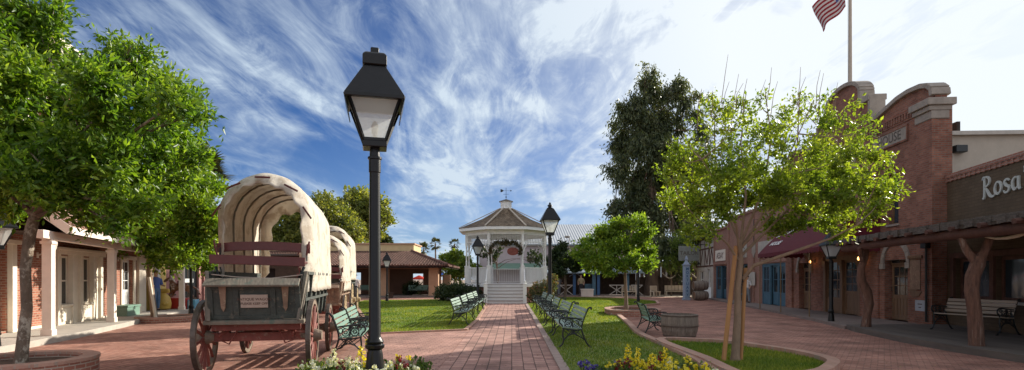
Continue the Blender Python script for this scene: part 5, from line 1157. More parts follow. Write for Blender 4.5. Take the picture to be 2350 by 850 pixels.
LT = {'R': [[(.02, 0, .05), (.14, .03, .11), (.14, .95, .11), (.0, .93, .05)], [(-.02, .9, .05), (.3, 1.0, .09), (.5, .85, .12), (.46, .62, .1), (.2, .5, .06)], [(.2, .5, .07), (.36, .3, .11), (.55, .06, .13), (.8, -.02, .09), (.95, .1, .03)]],
 'o': [[(.3, .0, .08), (.1, .12, .12), (.06, .33, .11), (.18, .56, .08), (.36, .58, .1), (.5, .4, .13), (.48, .16, .11), (.3, .0, .08)]], 's': [[(.42, .5, .05), (.28, .6, .09), (.1, .5, .12), (.18, .34, .12), (.4, .22, .12), (.36, .04, .1), (.16, -.02, .07), (.02, .1, .04)]],
 'a': [[(.42, .5, .06), (.26, .58, .08), (.08, .42, .12), (.08, .16, .12), (.22, .02, .1), (.42, .14, .06)], [(.45, .6, .12), (.45, .2, .12), (.52, .02, .1), (.66, .06, .03)]], "'": [[(.1, .95, .12), (.12, .8, .08), (.05, .68, .03)]]}
def rib(m, pts, sc, x0, z0, y=-.05):
    p = [(x0 + a * sc, z0 + b * sc, w * sc) for a, b, w in pts]; P = []
    for i in range(len(p) - 1):
        for k in range(4):
            t = k / 4; a, b, c, d = p[max(i - 1, 0)], p[i], p[i + 1], p[min(i + 2, len(p) - 1)]
            P.append(tuple(.5 * (2 * b[j] + (-a[j] + c[j]) * t + (2 * a[j] - 5 * b[j] + 4 * c[j] - d[j]) * t * t + (-a[j] + 3 * b[j] - 3 * c[j] + d[j]) * t ** 3) for j in range(3)))
    P.append(p[-1]); Lf, Rt = [], []
    for i, (x, z, w) in enumerate(P):
        a, b = P[max(i - 1, 0)], P[min(i + 1, len(P) - 1)]; t = Vector((b[0] - a[0], b[1] - a[1])).normalized(); Lf.append((x - t.y * w / 2, z + t.x * w / 2)); Rt.append((x + t.y * w / 2, z - t.x * w / 2))
    n = len(P); v = [(x, y, z) for x, z in Lf] + [(x, y, z) for x, z in Rt] + [(x, y + .04, z) for x, z in Lf] + [(x, y + .04, z) for x, z in Rt]
    for i in range(n - 1): m_f = [(i, i + n, i + n + 1, i + 1), (i, i + 1, i + 1 + 2 * n, i + 2 * n), (i + n, i + 3 * n, i + 1 + 3 * n, i + 1 + n)]; RF.extend([tuple(q) for q in m_f])
    m.add(v, RF[:]); RF.clear()
RF = []; x_ = 1.74; M['sign_white'] = mat('sign_white', (.50, .51, .47), .6, .06, 8, .05)
for ch_ in "Rosa's":
    lm_ = MB()
    for st_k in LT[ch_]: rib(lm_, st_k, .56, x_, 3.78 + (x_ - 1.74) * .03)
    lm_.build('letter', M['sign_white'], ro); x_ += {'R': .47, 'o': .36, 's': .31, 'a': .42, "'": .15}[ch_]
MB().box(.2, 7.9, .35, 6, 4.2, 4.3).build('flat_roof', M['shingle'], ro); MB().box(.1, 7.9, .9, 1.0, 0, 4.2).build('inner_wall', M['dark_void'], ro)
bb = thing('stucco_building', 'beige stucco upper storey with flat eave behind the restaurant', 'building', (13.74, 16.98, 0), R(-3))
wall(-.3, 9, 4.0, 6.0, [], t=.3).build('wall', M['stucco'], bb); MB().box(-.32, 9.2, -.15, 5, 6.0, 6.12).build('roof', M['stone_pale'], bb); MB().box(-.1, .0, -.06, -.002, 4.4, 5.9).build('conduit', M['stucco'], bb); MB().box(-.3, 9, .3, .6, 0, 4.0).build('lower_wall', M['stucco'], bb)
sp = thing('floodlight', 'small black speaker box fixed under the beige eave', 'speaker', (13.85, 16.95, 5.55), R(-3)); m = MB(); m.box(-.17, .17, -.22, .0, -.1, .12); m.build('housing', M['iron'], sp, bevel=.02); MB().box(-.03, .03, 0, .15, -.03, .03).build('bracket', M['iron'], sp)
# log porch
po = thing('log_porch', 'rustic porch roof of dark shingles carried on crooked log posts', 'porch', (10.3, 17.0, 0))
fr = [(10.25, 17.1), (9.95, 15.5), (9.6, 13.5), (9.35, 11.3), (9.2, 9.0), (9.1, 6.5)]; bk = [(13.0, 17.1), (12.98, 16.85), (12.85, 13.5), (12.4, 11.3), (11.95, 9.0), (11.4, 6.5)]
loc = lambda x, y, z: (x - 10.3, y - 17.0, z)
m = MB(); rg = random.Random(4)
for lay in range(4):
    k = 56
    for i in range(k):
        t0, t1 = i / k, (i + 1) / k
        def onl(P, t): s = t * (len(P) - 1); j = min(int(s), len(P) - 2); f = s - j; return (P[j][0] * (1 - f) + P[j + 1][0] * f, P[j][1] * (1 - f) + P[j + 1][1] * f)
        a, b, c, d = onl(fr, t0), onl(fr, t1), onl(bk, t1), onl(bk, t0); f0 = lay * .22; j_ = rg.uniform(-.03, .05); zz = rg.uniform(0, .02)
        P = lambda p, q, f: (p[0] + (q[0] - p[0]) * f - (j_ if f == f0 else 0), p[1] + (q[1] - p[1]) * f)
        q0, q1, q2, q3 = P(a, d, f0), P(b, c, f0), P(b, c, f0 + .3), P(a, d, f0 + .3); z0 = 2.76 + lay * .1 + zz; z1 = z0 + .07
        m.add([loc(*q0, z0), loc(*q1, z0 + .0), loc(*q2, z1 + .04), loc(*q3, z1 + .04), loc(*q0, z0 - .17), loc(*q1, z0 - .17), loc(*q2, z1 - .0), loc(*q3, z1 - .0)], [(0, 3, 2, 1), (4, 5, 6, 7), (0, 1, 5, 4), (1, 2, 6, 5), (0, 4, 7, 3)])
m.build('shingle_roof', M['shingle'], po)
m = MB()
for i in range(len(fr) - 1): m.add([loc(*fr[i], 2.66), loc(*fr[i + 1], 2.66), loc(*bk[i + 1], 2.95), loc(*bk[i], 2.95)], [(0, 1, 2, 3)])
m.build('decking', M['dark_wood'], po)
m = MB(); pl = [(x + .18, y, 2.5) for x, y in fr]; m.tube([loc(*p) for p in pl], .12, 10, jit=.08); m.build('beam', M['wood_beam'], po, smooth=True)
m = MB()
for i in range(14): t = .02 + i * .07; a = onl(fr, t); b = onl(bk, t); m.tube([loc(a[0] - .12, a[1], 2.60), loc(b[0], b[1], 2.85)], .055, 7)
m.build('rafters', M['wood_beam'], po, smooth=True)
m = MB(); m.tube([loc(*p) for p in [(10.33, 15.9, .1), (10.36, 15.88, .5), (10.42, 15.9, .8), (10.36, 15.92, 1.15), (10.2, 15.9, 1.5), (10.18, 15.9, 1.85), (10.3, 15.9, 2.15), (10.38, 15.95, 2.45)]], [.13, .11, .125, .14, .12, .10, .09, .09], 16, jit=.13)
m.tube([loc(*p) for p in [(10.24, 15.9, 2.0), (10.12, 15.8, 2.25), (10.02, 15.7, 2.45)]], [.08, .07, .06], 8, jit=.06); m.build('log_post', M['wood_log'], po, smooth=True)
m = MB(); P = [(9.72, 11.4, .1), (9.70, 11.4, .5), (9.67, 11.4, .95), (9.62, 11.4, 1.3), (9.66, 11.42, 1.6), (9.75, 11.4, 1.85), (9.78, 11.4, 2.0)]; m.tube([loc(*p) for p in P], [.15, .13, .118, .122, .125, .13, .11], 16, jit=.13)
m.tube([loc(*p) for p in [(9.76, 11.4, 1.9), (9.86, 11.35, 2.15), (9.93, 11.3, 2.45)]], [.095, .075, .075], 10, jit=.1); m.tube([loc(*p) for p in [(9.74, 11.4, 1.85), (9.6, 11.5, 2.15), (9.52, 11.55, 2.42)]], [.095, .075, .065], 10, jit=.1); m.build('log_post', M['wood_log'], po, smooth=True)
MB().tube([loc(9.3, 7, .1), loc(9.32, 7, 2.5)], .15, 12, jit=.06).build('log_post', M['wood_log'], po, smooth=True)
hn = thing('longhorn', 'long pale curved steer horn hanging under the log porch', 'horn', (9.55, 10.9, 2.42))
pp = [(-.02, .25, .03), (.02, .1, -.03), (.05, -.1, -.075), (.07, -.32, -.08), (.08, -.55, -.05), (.08, -.75, .02), (.08, -.9, .12)]; MB().tube(smooth_pts3(pp) if False else pp, [.006, .016, .024, .032, .038, .042, .045], 10).build('horn', M['stone_pale'] if False else M['sand'], hn, smooth=True)
# ------------------------------------------------------------------ shops further along on the right
sh = thing('brick_row_shop', 'brick shop with pale plaster panel and blue glazed doors', 'building', tuple(ho.matrix_basis @ Vector((-11.1, .02, 0))), aR)
wall(-10.3, 0, 0, 5.6, [(-3.8, -.35, .1, 2.4), (-8.2, -6.2, .1, 2.5), (-2.5, -1.9, 4.0, 5.0)], t=.3).build('wall', M['brick_far'], sh)
bd = M['blue_door']
m = MB(); m.box(-3.8, -.35, .05, .15, 2.28, 2.4); m.box(-3.8, -3.66, .05, .15, .1, 2.28); m.box(-.49, -.35, .05, .15, .1, 2.28); m.box(-2.7, -2.56, .05, .15, .1, 2.28); m.box(-1.55, -1.41, .05, .15, .1, 2.28); m.box(-3.66, -2.7, .08, .15, .1, .75); m.box(-1.41, -.49, .08, .15, .1, .75); m.build('shop_front', bd, sh, bevel=.006)
window(sh, -3.66, -2.7, .75, 2.28, bd, 2, 2, y=.06, sill=False); window(sh, -1.41, -.49, .75, 2.28, bd, 2, 2, y=.06, sill=False); door(sh, -2.56, -1.55, .12, 2.28, bd, 1, 2, lite=.3, y=.18)
door(sh, -8.1, -7.2, .12, 2.4, M['dark_wood'], 1, 2, lite=.4); window(sh, -7.15, -6.25, .6, 2.45, bd, 1, 2, y=.1)
window(sh, -2.5, -1.9, 4.0, 5.0, M['stone'], 1, 2, casing=.12, cm=M['stone'])
m = MB(); m.box(-4.5, -.1, -.06, -.002, 2.45, 2.58); m.box(-10.3, 0, -.1, .3, 5.6, 5.75); m.build('cornice', M['brick_far'], sh)
for a in (-5.3, -10.3): MB().box(a, a + .4, -.08, -.002, .1, 5.4).build('pilaster', M['brick_far'], sh)
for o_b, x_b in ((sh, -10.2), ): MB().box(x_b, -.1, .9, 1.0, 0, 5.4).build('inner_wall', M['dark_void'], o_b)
MB().box(-4.2, -1.2, -.05, -.002, 2.75, 3.7).build('plaster_panel', M['stone_pale'], sh)
m = MB(); m.box(-5.9, -4.6, -.105, -.08, 1.15, 1.95); m.build('plaster_patch', M['stone_pale'], sh)
MB().box(-8.1, -6.3, -.045, -.002, 2.9, 3.8).build('plaster_panel', M['stone_pale'], sh)
wl = thing('wall_lantern', 'black lantern hanging on a bracket from the brick shop wall', 'lantern', tuple(sh.matrix_basis @ Vector((-6.6, -.4, 2.75))), aR)
m = MB(); m.lathe([(.22, .35), (.05, .62), (.04, .7)], 4, rot=PI / 4); m.tube([(0, 0, .7), (0, .2, .78), (0, .4, .7)], .02, 6); m.build('cap', M['iron'], wl); MB().lathe([(.10, 0), (.19, .35)], 4, rot=PI / 4).build('glass_panel', M['lamp_glass'], wl); MB().box(-.1, .1, -.1, .1, -.05, 0).build('base', M['iron'], wl)
hsign = thing('hanging_emblem', 'dark hanging emblem on rods before the pale plaster panel', 'sign', tuple(sh.matrix_basis @ Vector((-3.3, -.6, 2.75))), aR); m = MB(); m.prism([(-.25, .8), (.25, .8), (.28, .3), (0, 0), (-.28, .3)][::-1], -.02, .02); m.build('shield', M['stone'], hsign); MB().tube([(0, 0, .8), (0, 0, 2.2), (0, .6, 2.2)], .02, 6).build('hanger', M['iron'], hsign)
as_ = thing('brick_assay_shop', 'narrow brick shop with pinkish ASSAY board over teal doors', 'building', tuple(sh.matrix_basis @ Vector((-10.32, .0, 0))), aR)
wall(-3.4, 0, 0, 5.1, [(-3.1, -.3, .1, 2.5)], t=.3).build('wall', M['brick_far'], as_)
m = MB(); m.box(-3.1, -2.95, .05, .15, .1, 2.5); m.box(-.45, -.3, .05, .15, .1, 2.5); m.box(-1.9, -1.75, .05, .15, .1, 2.5); m.box(-2.95, -1.9, .08, .15, .1, .7); m.build('shop_front', bd, as_); window(as_, -2.95, -1.9, .7, 2.5, bd, 2, 2, y=.06, sill=False); door(as_, -1.75, -.45, .12, 2.5, bd, 1, 2, lite=.25, y=.2)
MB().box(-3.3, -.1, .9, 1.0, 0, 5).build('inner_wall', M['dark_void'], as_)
p = MB(); p.box(-3.0, -.5, -.05, -.002, 2.85, 3.65); p = p.build('sign_board', M['pink_cream'], as_); text_obj('lettering', 'ASSAY', .62, M['ink'], p, (-1.75, -.052, 3.22), align='CENTER', depth=.002, bold=.01)
m = MB(); m.box(-3.4, 0, -.12, .3, 5.1, 5.25); m.box(-3.4, -3.15, -.08, -.002, .1, 5.1); m.box(-3.4, 0, -.1, -.001, 2.6, 2.72); m.build('trim', M['brick_far'], as_)
tu = thing('half_timbered_house', 'half-timbered house with cream plaster and brown beams at the street end', 'building', tuple(as_.matrix_basis @ Vector((-3.42, .0, 0))), aR)
wall(-5.6, 0, 0, 4.8, [(-2.0, -1.2, .1, 2.3), (-4.4, -3.2, .8, 2.2)], t=.3).build('wall', M['cream'] if False else M['stone_pale'], tu)
m = MB()
for x in (-5.6, -4.2, -2.8, -1.4, -.12): m.box(x, x + .12, -.03, -.002, 2.6, 4.8)
for z in (2.5, 3.9, 4.7): m.box(-5.6, 0, -.035, -.002, z, z + .12)
for a, b in (((-4.1, 2.7), (-3.4, 3.9)), ((-2.7, 3.9), (-2.1, 2.7)), ((-2.1, 2.7), (-1.5, 3.9)), ((-1.2, 2.7), (-.7, 3.9)), ((-.7, 3.9), (-.2, 2.7))): m.beam((a[0], -.02, a[1]), (b[0], -.02, b[1]), .03, .1)
m.build('timber_frame', M['wood_beam'], tu); MB().box(-5.5, -.1, .9, 1.0, 0, 4.6).build('inner_wall', M['dark_void'], tu); door(tu, -2.0, -1.2, .12, 2.3, M['white_paint'], 2, 3); window(tu, -4.4, -3.2, .8, 2.2, M['white_paint'], 2, 2)
m = MB(); m.box(-5.9, .3, -.5, 4, 4.8, 4.95); m.build('roof', M['shingle'], tu)
ts = thing('tailor_sign', 'grey-green TAILOR board hanging over the sidewalk end', 'sign', (14.35, 44.2, 3.0), R(-4))
m = MB(); m.box(-.82, .82, -.04, .04, 0, 1.2); m.build('board', M['sign_grey'] if 'sign_grey' in M else M['bluegrey_roof'], ts, bevel=.02); text_obj('lettering', 'TAILOR', .42, M['stone_dark'], ts, (0, -.042, .62), align='CENTER', depth=.003, bold=.008)
m = MB(); m.tube([(-.85, 0, 1.3), (1.9, 0, 1.3)], .03, 6); m.tube([(-.6, 0, 1.2), (-.6, 0, 1.3)], .015, 5); m.tube([(.6, 0, 1.2), (.6, 0, 1.3)], .015, 5); m.build('bracket', M['iron'], ts)
vs_ = thing('sign_pillar', 'white and blue pillar with vertical lettering and pointed finial', 'sign', (12.55, 39.2, 0), R(2))
m = MB(); m.box(-.2, .2, -.2, .2, 0, 2.5); m.box(-.24, .24, -.24, .24, 0, .12); m.box(-.24, .24, -.24, .24, 2.5, 2.58); m.lathe([(.26, 2.58), (.13, 2.78), (.09, 2.86), (.15, 2.94), (.04, 3.2)], 4, rot=PI / 4); m.build('pillar', M['pale_blue'] if 'pale_blue' in M else M['lavender'], vs_, bevel=.01)
m = MB(); m.box(-.15, .15, -.215, -.201, .2, 2.4); pn = m.build('panel', M['sky_panel'] if 'sky_panel' in M else M['lavender'], vs_)
for i, ch_ in enumerate('MORTUARY'): text_obj('lettering', ch_, .27, M['deep_blue'], pn, (0, -.217, 2.24 - i * .265), align='CENTER', depth=.002, bold=.006)
sb = thing('sandwich_board', 'small white sandwich board by the half-timbered house', 'sign', (14.9, 41.5, .1), R(-20)); m = MB(); m.beam((0, -.2, 0), (0, 0, .8), .5, .02, up=(0, 1, 0)); m.build('front_board', M['white_paint'], sb); m = MB(); m.beam((0, .2, 0), (0, .0, .8), .5, .02, up=(0, 1, 0)); m.build('rear_board', M['white_paint'], sb)
cc = thing('cream_cottage', 'small cream cottage with white porch beyond the stacked barrels', 'building', (16.3, 54, 0)); wall(-1.2, 6, 0, 2.8, [(-.6, .4, .7, 2.1), (1.2, 2.0, .1, 2.2)]).build('wall', M['stucco'], cc); window(cc, -.6, .4, .7, 2.1, M['white_paint'], 2, 2); door(cc, 1.2, 2.0, .1, 2.2, M['white_paint']); MB().box(-1.6, 6.2, -1.6, 3, 2.8, 2.95).build('roof', M['shingle'], cc)
m = MB()
for x in (-1.4, .8, 3): m.box(x - .06, x + .06, -1.5, -1.38, 0, 2.8)
m.build('post', M['white_paint'], cc)

# ------------------------------------------------------------------ gazebo
gz = thing('gazebo', 'white octagonal wooden gazebo with shingled roof, cupola and steps', 'gazebo', (-.42, 38.7, 0)); wp = M['white_paint']
Rr = 2.94; ap = Rr * math.cos(PI / 8); F0 = 1.2
cr = [(Rr * math.cos(-PI / 2 - PI / 8 + k * PI / 4), Rr * math.sin(-PI / 2 - PI / 8 + k * PI / 4)) for k in range(8)]
MB().lathe([(Rr * .97, .0), (Rr * .97, F0 - .2)], 8, rot=PI / 8).build('brick_base', M['brick_far'], gz); MB().lathe([(Rr + .1, F0 - .2), (Rr + .1, F0 - .02), (Rr + .06, F0)], 8, rot=PI / 8).build('floor', wp, gz)
for k in range(8):
    x, y = cr[k]; m = MB(); m.box(x - .12, x + .12, y - .12, y + .12, F0, F0 + 1.15); m.box(x - .14, x + .14, y - .14, y + .14, F0 + 1.15, F0 + 1.22)
    m.lathe([(.07, F0 + 1.2), (.055, F0 + 1.35), (.07, F0 + 1.5), (.045, F0 + 1.6), (.055, F0 + 2.0), (.045, F0 + 2.4), (.07, F0 + 2.5), (.05, F0 + 2.6)], 10, c=(x, y, 0)); m.box(x - .08, x + .08, y - .08, y + .08, F0 + 2.6, 4.95); m.build('post', wp, gz)
for k in range(8):
    a = Vector(cr[k]); b = Vector(cr[(k + 1) % 8]); d = (b - a).normalized(); P = lambda t, z: (a.x + (b.x - a.x) * t, a.y + (b.y - a.y) * t, z)
    m = MB(); ends = (.05, .95)
    if k != 0:
        m.beam(P(.05, F0 + 1.08), P(.95, F0 + 1.08), .08, .06); m.beam(P(.05, F0 + .1), P(.95, F0 + .1), .06, .05)
        for i in range(15): t = .08 + .84 * i / 14; m.beam(P(t, F0 + .1), P(t, F0 + 1.08), .035, .035, up=(d.x, d.y, 0))
        m.build('railing', wp, gz)
    m = MB(); m.beam(P(.03, 4.52), P(.97, 4.52), .06, .05); m.beam(P(.03, 4.02), P(.97, 4.02), .06, .05); m.beam(P(.03, 4.75), P(.97, 4.75), .05, .46) if True else 0
    for i in range(19): t = .06 + .88 * i / 18; m.beam(P(t, 4.02), P(t, 4.52), .028, .028, up=(d.x, d.y, 0))
    for s in (0, 1):
        q = lambda h, z: P(.05 + h / 2.25 if s == 0 else .95 - h / 2.25, z)
        m.tube([q(.0, 3.35), q(.08, 3.6), q(.22, 3.82), q(.45, 3.98)], .03, 6); m.tube([q(.14 + .08 * math.cos(t), 3.86 + .08 * math.sin(t)) for t in [i * PI / 4 for i in range(9)]], .018, 5)
    m.build('frieze', wp, gz)
# back rail closes the view behind the steps as well
m = MB(); m.lathe([(Rr + .52, 4.78), (Rr + .52, 4.98), (Rr + .44, 5.02)], 8, rot=PI / 8, caps=False); m.lathe([(Rr + .52, 4.78), (Rr - .1, 4.85)], 8, rot=PI / 8, caps=False); m.build('eave', wp, gz)
m = MB(); m.lathe([(Rr + .56, 4.99), (Rr * .5, 5.85), (.45, 6.5)], 8, rot=PI / 8, caps=False); m.build('roof', M['roof_shingle'], gz)
m = MB()
for k in range(8): an = PI / 8 + k * PI / 4; m.beam(((Rr + .56) * math.cos(an), (Rr + .56) * math.sin(an), 5.02), (.45 * math.cos(an), .45 * math.sin(an), 6.53), .1, .05)
m.build('hip_caps', M['stucco'], gz)
m = MB(); m.lathe([(.46, 6.4), (.46, 6.55), (.4, 6.58), (.4, 6.98), (.5, 7.0)], 8, rot=PI / 8)
for k in range(8):
    an = k * PI / 4
    for j in range(5): m.beam((.385 * math.cos(an) - .1 * math.sin(an), .385 * math.sin(an) + .1 * math.cos(an), 6.66 + j * .065), (.385 * math.cos(an) + .1 * math.sin(an), .385 * math.sin(an) - .1 * math.cos(an), 6.66 + j * .065), .03, .02)
cu = m.build('cupola', wp, gz); MB().lathe([(.54, 7.0), (.5, 7.04), (.03, 7.2)], 8, rot=PI / 8).build('cupola_roof', M['shingle'], cu)
m = MB(); m.tube([(0, 0, 7.15), (0, 0, 8.0)], .013, 6); m.tube([(-.3, 0, 7.8), (.3, 0, 7.8)], .008, 5); m.tube([(-.2, 0, 7.55), (.2, 0, 7.55)], .01, 5); m.prism([(.3, 7.86), (.42, 7.8), (.3, 7.74)][::-1], -.008, .008); m.prism([(-.3, 7.9), (-.15, 7.8), (-.3, 7.7), (-.4, 7.7), (-.4, 7.9)][::-1], -.008, .008); m.ball((0, 0, 7.35), .05); m.build('weathervane', M['iron'], gz)
m = MB(); rs = MB(); M['step_grey'] = mat('step_grey', (.38, .33, .31), .7, .12, 3, .2); sw = 1.2
for i in range(6): y1 = -ap - .02 - (5 - i) * .36; m.box(-sw, sw, y1 - .38, -ap + .0 if i == 5 else y1 + .02, .2 * (i + 1) - .035, .2 * (i + 1) if i < 5 else .2 * (i + 1) - .004); rs.box(-sw + .02, sw - .02, y1 - .325, y1 - .30, .2 * i, .2 * (i + 1) - .035)
m.build('treads', M['step_grey'], gz); rs.build('risers', wp, gz)
for s in (-1, 1):
    m = MB(); x = s * (sw + .02); m.box(x - .11, x + .11, -ap - 2.25, -ap - 2.03, 0, 1.2); m.lathe([(.12, 1.2), (.14, 1.24), (.05, 1.3), (.09, 1.38), (.02, 1.46)], 10, c=(x, -ap - 2.14, 0)); m.beam((x, -ap - 2.1, 1.02), (x, -ap, 2.2), .08, .07); m.beam((x, -ap - 2.1, .2), (x, -ap, 1.3), .06, .06)
    for i in range(9): t = (i + .5) / 9; m.beam((x, -ap - 2.05 * (1 - t), .2 + 1.1 * t), (x, -ap - 2.05 * (1 - t), 1.02 + 1.18 * t), .035, .035, up=(1, 0, 0))
    m.build('stair_rail', wp, gz)
wr = thing('garland', 'brown-green leafy garland arch hung in the gazebo front opening', 'garland', (-.42, 35.85, 0)); pts = []
cl = [((-1.0 + 2.0 * t, .05, 3.5 + .48 * math.sin(PI * t) + .14 * math.sin(3 * PI * t)), (.11, .10, .10)) for t in [i / 14 for i in range(15)]] + [((.98, .05, 3.3), (.14, .1, .2)), ((-1.0, .05, 3.3), (.12, .1, .2)), ((0, .05, 4.0), (.2, .10, .12))]
V, F, a_, b_2 = leaf_cloud(cl, 2200, .09, per=5, twig=.12, seed=9); fast_mesh('leaves', V, F, M['wreath_leaf'], wr); MB().tube([c[0] for c in cl[:15]], .03, 6).build('rope', M['dark_wood'], wr)
sg = thing('oval_sign', 'red-brown oval board hanging under the garland in the gazebo', 'sign', (.05, 35.9, 3.25)); MB().prism([(.37 * math.cos(t * PI / 12), .26 * abs(math.sin(t * PI / 12)) ** .8 * math.copysign(1, math.sin(t * PI / 12)) + .1) for t in range(24)][::-1], -.03, .03).build('board', M['wagon_red'], sg, bevel=.01); MB().tube([(-.25, 0, .35), (-.25, 0, .8)], .01, 4).build('chain', M['iron'], sg)

# ------------------------------------------------------------------ tiled adobe building left of the gazebo
ad = thing('tiled_adobe_building', 'low adobe building with clay tile porch roof and tan parapet', 'building', (0, 0, 0)); A_ = M['adobe']
XL, XR = -24, -5.6
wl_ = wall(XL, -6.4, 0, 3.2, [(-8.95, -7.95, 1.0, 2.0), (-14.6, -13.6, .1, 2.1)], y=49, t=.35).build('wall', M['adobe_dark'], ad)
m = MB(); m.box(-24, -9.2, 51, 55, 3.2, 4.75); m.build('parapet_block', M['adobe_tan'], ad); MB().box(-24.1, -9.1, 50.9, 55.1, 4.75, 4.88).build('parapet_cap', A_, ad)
for x0, x1 in ((-11.0, -10.25), (-6.9, -6.1), (-15.6, -14.9), (-20, -19.3)): MB().box(x0, x1, 45, 45.7, 0, 2.55).build('column', A_, ad, bevel=.04)
MB().box(-6.05, -5.4, 47.5, 48.3, 0, 1.9).build('chimney_stub', A_, ad, bevel=.05)
m = MB(); m.box(-24, -5.9, 45.05, 45.6, 2.35, 2.62); m.build('lintel', M['adobe_dark'], ad)
m = MB(); eav = [(-24, 44.0, 2.55), (-5.2, 44.0, 2.55), (-5.2, 54, 2.55), (-9.3, 50.6, 4.0), (-24, 50.6, 4.0)]
m.add(eav, [(0, 1, 3, 4), (1, 2, 3)]); m.add([(x, y, z - .12) for x, y, z in eav], [(4, 3, 1, 0), (3, 2, 1)]); m.build('roof_deck', M['dark_wood'], ad)
m = MB(); rg = random.Random(2)
x = -24.0
while x < -5.2:
    tmax = 1.0 if x < -9.3 else (x + 5.2) / (-4.1)
    rows = int(15 * tmax)
    for r_ in range(max(1, rows)):
        t0 = r_ / 15; t1 = (r_ + 1.15) / 15; m.tube([(x + rg.uniform(-.012, .012), 43.95 + 6.6 * t0, 2.60 + 1.45 * t0 + .03), (x, 43.95 + 6.6 * t1, 2.60 + 1.45 * t1)], [.105, .085], 6, caps=r_ == 0)
    x += .235
y = 44.1
while y < 54:
    tm = max(0, 1 - abs(y - 44) / 6.6) if y < 50.6 else 0; hl = 4.1 * min((y - 44) / 6.6, (54 - y) / 3.4)
    for r_ in range(int(15 * hl / 4.1)): t0 = r_ / 15; t1 = (r_ + 1.15) / 15; m.tube([(-5.15 - 4.1 * t0, y, 2.63 + 1.45 * t0), (-5.15 - 4.1 * t1, y, 2.60 + 1.45 * t1)], [.105, .085], 6, caps=r_ == 0)
    y += .235
m.tube([(-5.2, 44, 2.68), (-9.3, 50.6, 4.12)], .13, 7); m.build('clay_tiles', M['tile'], ad, smooth=True)
m = MB(); m.box(-24, -5.9, 44.6, 49, 0, .15); m.build('porch_floor', M['pink_cream'] if False else M['walk'], ad)
window(ad, -12.6, -11.8, .1, .2, M['dark_wood'], 1, 1) if False else None
st_ = thing('garden_steps', 'small brick garden steps at the right end of the tiled building', 'steps', (-5.2, 46.3, 0)); m = MB(); m.box(-.9, .9, -.6, .6, 0, .15); m.box(-.7, .5, -.2, .6, .15, .3); m.box(-.6, .2, .1, .6, .3, .5); m.build('treads', M['adobe'], st_, bevel=.02); MB().box(.6, 1.0, -.9, -.3, 0, .4).build('end_block', M['pink_cream'], st_, bevel=.03)
po_ = thing('plant_pot', 'small dark square pot on the paving before the tiled porch', 'pot', (-9.6, 43.0, 0)); q = MB(); q.lathe([(.22, 0), (.3, .42)], 4, rot=PI / 4); q.build('pot', M['dark_wood'], po_); MB().box(-.24, .24, -.24, .24, .40, .45).build('rim', M['dark_wood'], po_)
def umbrella(label, x, y, z, r, mt, name='market_umbrella'):
    u = thing(name, label, 'umbrella', (x, y, 0), rg.random(), 'coloured umbrellas beyond the tiled building'); m = MB(); m.lathe([(r, z - .1), (r, z), (.05, z + r * .42)], 8, caps=False); m.build('canopy', mt, u); MB().tube([(0, 0, 0), (0, 0, z + r * .4)], .03, 6).build('pole', M['stucco'], u)
M['umb_blue'] = clothmat('umb_blue', (.03, .12, .6)); M['umb_red'] = clothmat('umb_red', (.65, .05, .03)); M['umb_orange'] = clothmat('umb_orange', (.75, .2, .04)); M['umb_white'] = clothmat('umb_white', (.6, .6, .65))
X_ = lambda px, Y: (px - 1175) / 1250 * Y
umbrella('blue market umbrella nearest to the tiled roof corner', X_(1016, 62), 62, 1.9, .85, M['umb_blue']); umbrella('red umbrella right of the blue and white ones', X_(1040, 63), 63, 1.75, .9, M['umb_red']); umbrella('orange umbrella closest to the gazebo', X_(1056, 62), 62, 1.75, .8, M['umb_orange']); umbrella('pale umbrella between blue and red ones', X_(1027, 64), 64, 1.7, .6, M['umb_white'])
umbrella('red umbrella seen through the opening of the tiled building', X_(962, 58), 58, 1.55, .85, M['umb_red'])

# ------------------------------------------------------------------ buildings behind the gazebo and the blue pavilion
mr = thing('metal_roofed_hall', 'lavender-walled hall with grey corrugated metal roof behind the gazebo', 'building', (0, 58, 0))
wall(-3.5, 13, 0, 5.1, [], y=0).build('wall', M['lavender'], mr); m = MB(); m.box(-3.8, 13.2, -.3, 0, 5.02, 5.2); m.build('fascia', M['deep_blue'] if False else M['bluegrey_roof'], mr)
m = MB(); v = []; 
for i in range(120):
    x = -3.9 + i * .145; z = .04 * (i % 2); v += [(x, -.4, 5.2 + z), (x, 9, 8.2 + z)]
m.add(v, [(2 * i, 2 * i + 2, 2 * i + 3, 2 * i + 1) for i in range(119)]); m.build('metal_roof', M['metal_roof'], mr)
m = MB(); m.add([(-2.6, -1.4, 2.5), (3.6, -1.4, 2.5), (3.6, 0, 3.2), (-2.6, 0, 3.2)], [(0, 1, 2, 3)]); m.build('green_awning', M['slat_green'], mr)
rl = thing('roof_lamp', 'small lamp on a thin mast in front of the metal roof', 'lamp', (X_(1306, 56), 56, 0)); MB().tube([(0, 0, 0), (0, 0, 5.8)], .035, 6).build('mast', M['stone'], rl); MB().ball((-.2, 0, 5.85), (.3, .12, .12)).build('head', M['stone'], rl, smooth=True)
pv = thing('blue_pavilion', 'long low pavilion with blue posts, cross-braced rails and blue-grey roof', 'building', (0, 47.6, 0))
m = MB(); m.add([(2.6, -.4, 2.1), (11.6, -.4, 2.1), (11.6, 3.4, 3.1), (2.6, 3.4, 3.1), (2.6, -.4, 2.0), (11.6, -.4, 2.0), (11.6, 3.4, 3.0), (2.6, 3.4, 3.0)], [(0, 1, 2, 3), (7, 6, 5, 4), (0, 4, 5, 1), (1, 5, 6, 2), (0, 3, 7, 4)]); m.build('roof', M['bluegrey_roof'], pv)
m = MB(); m.box(2.6, 11.6, 3.5, 3.7, 0, 3.0); m.build('rear_wall', M['dark_wood'], pv); MB().box(2.6, 11.6, -.2, 3.5, 0, .12).build('floor', M['walk'], pv)
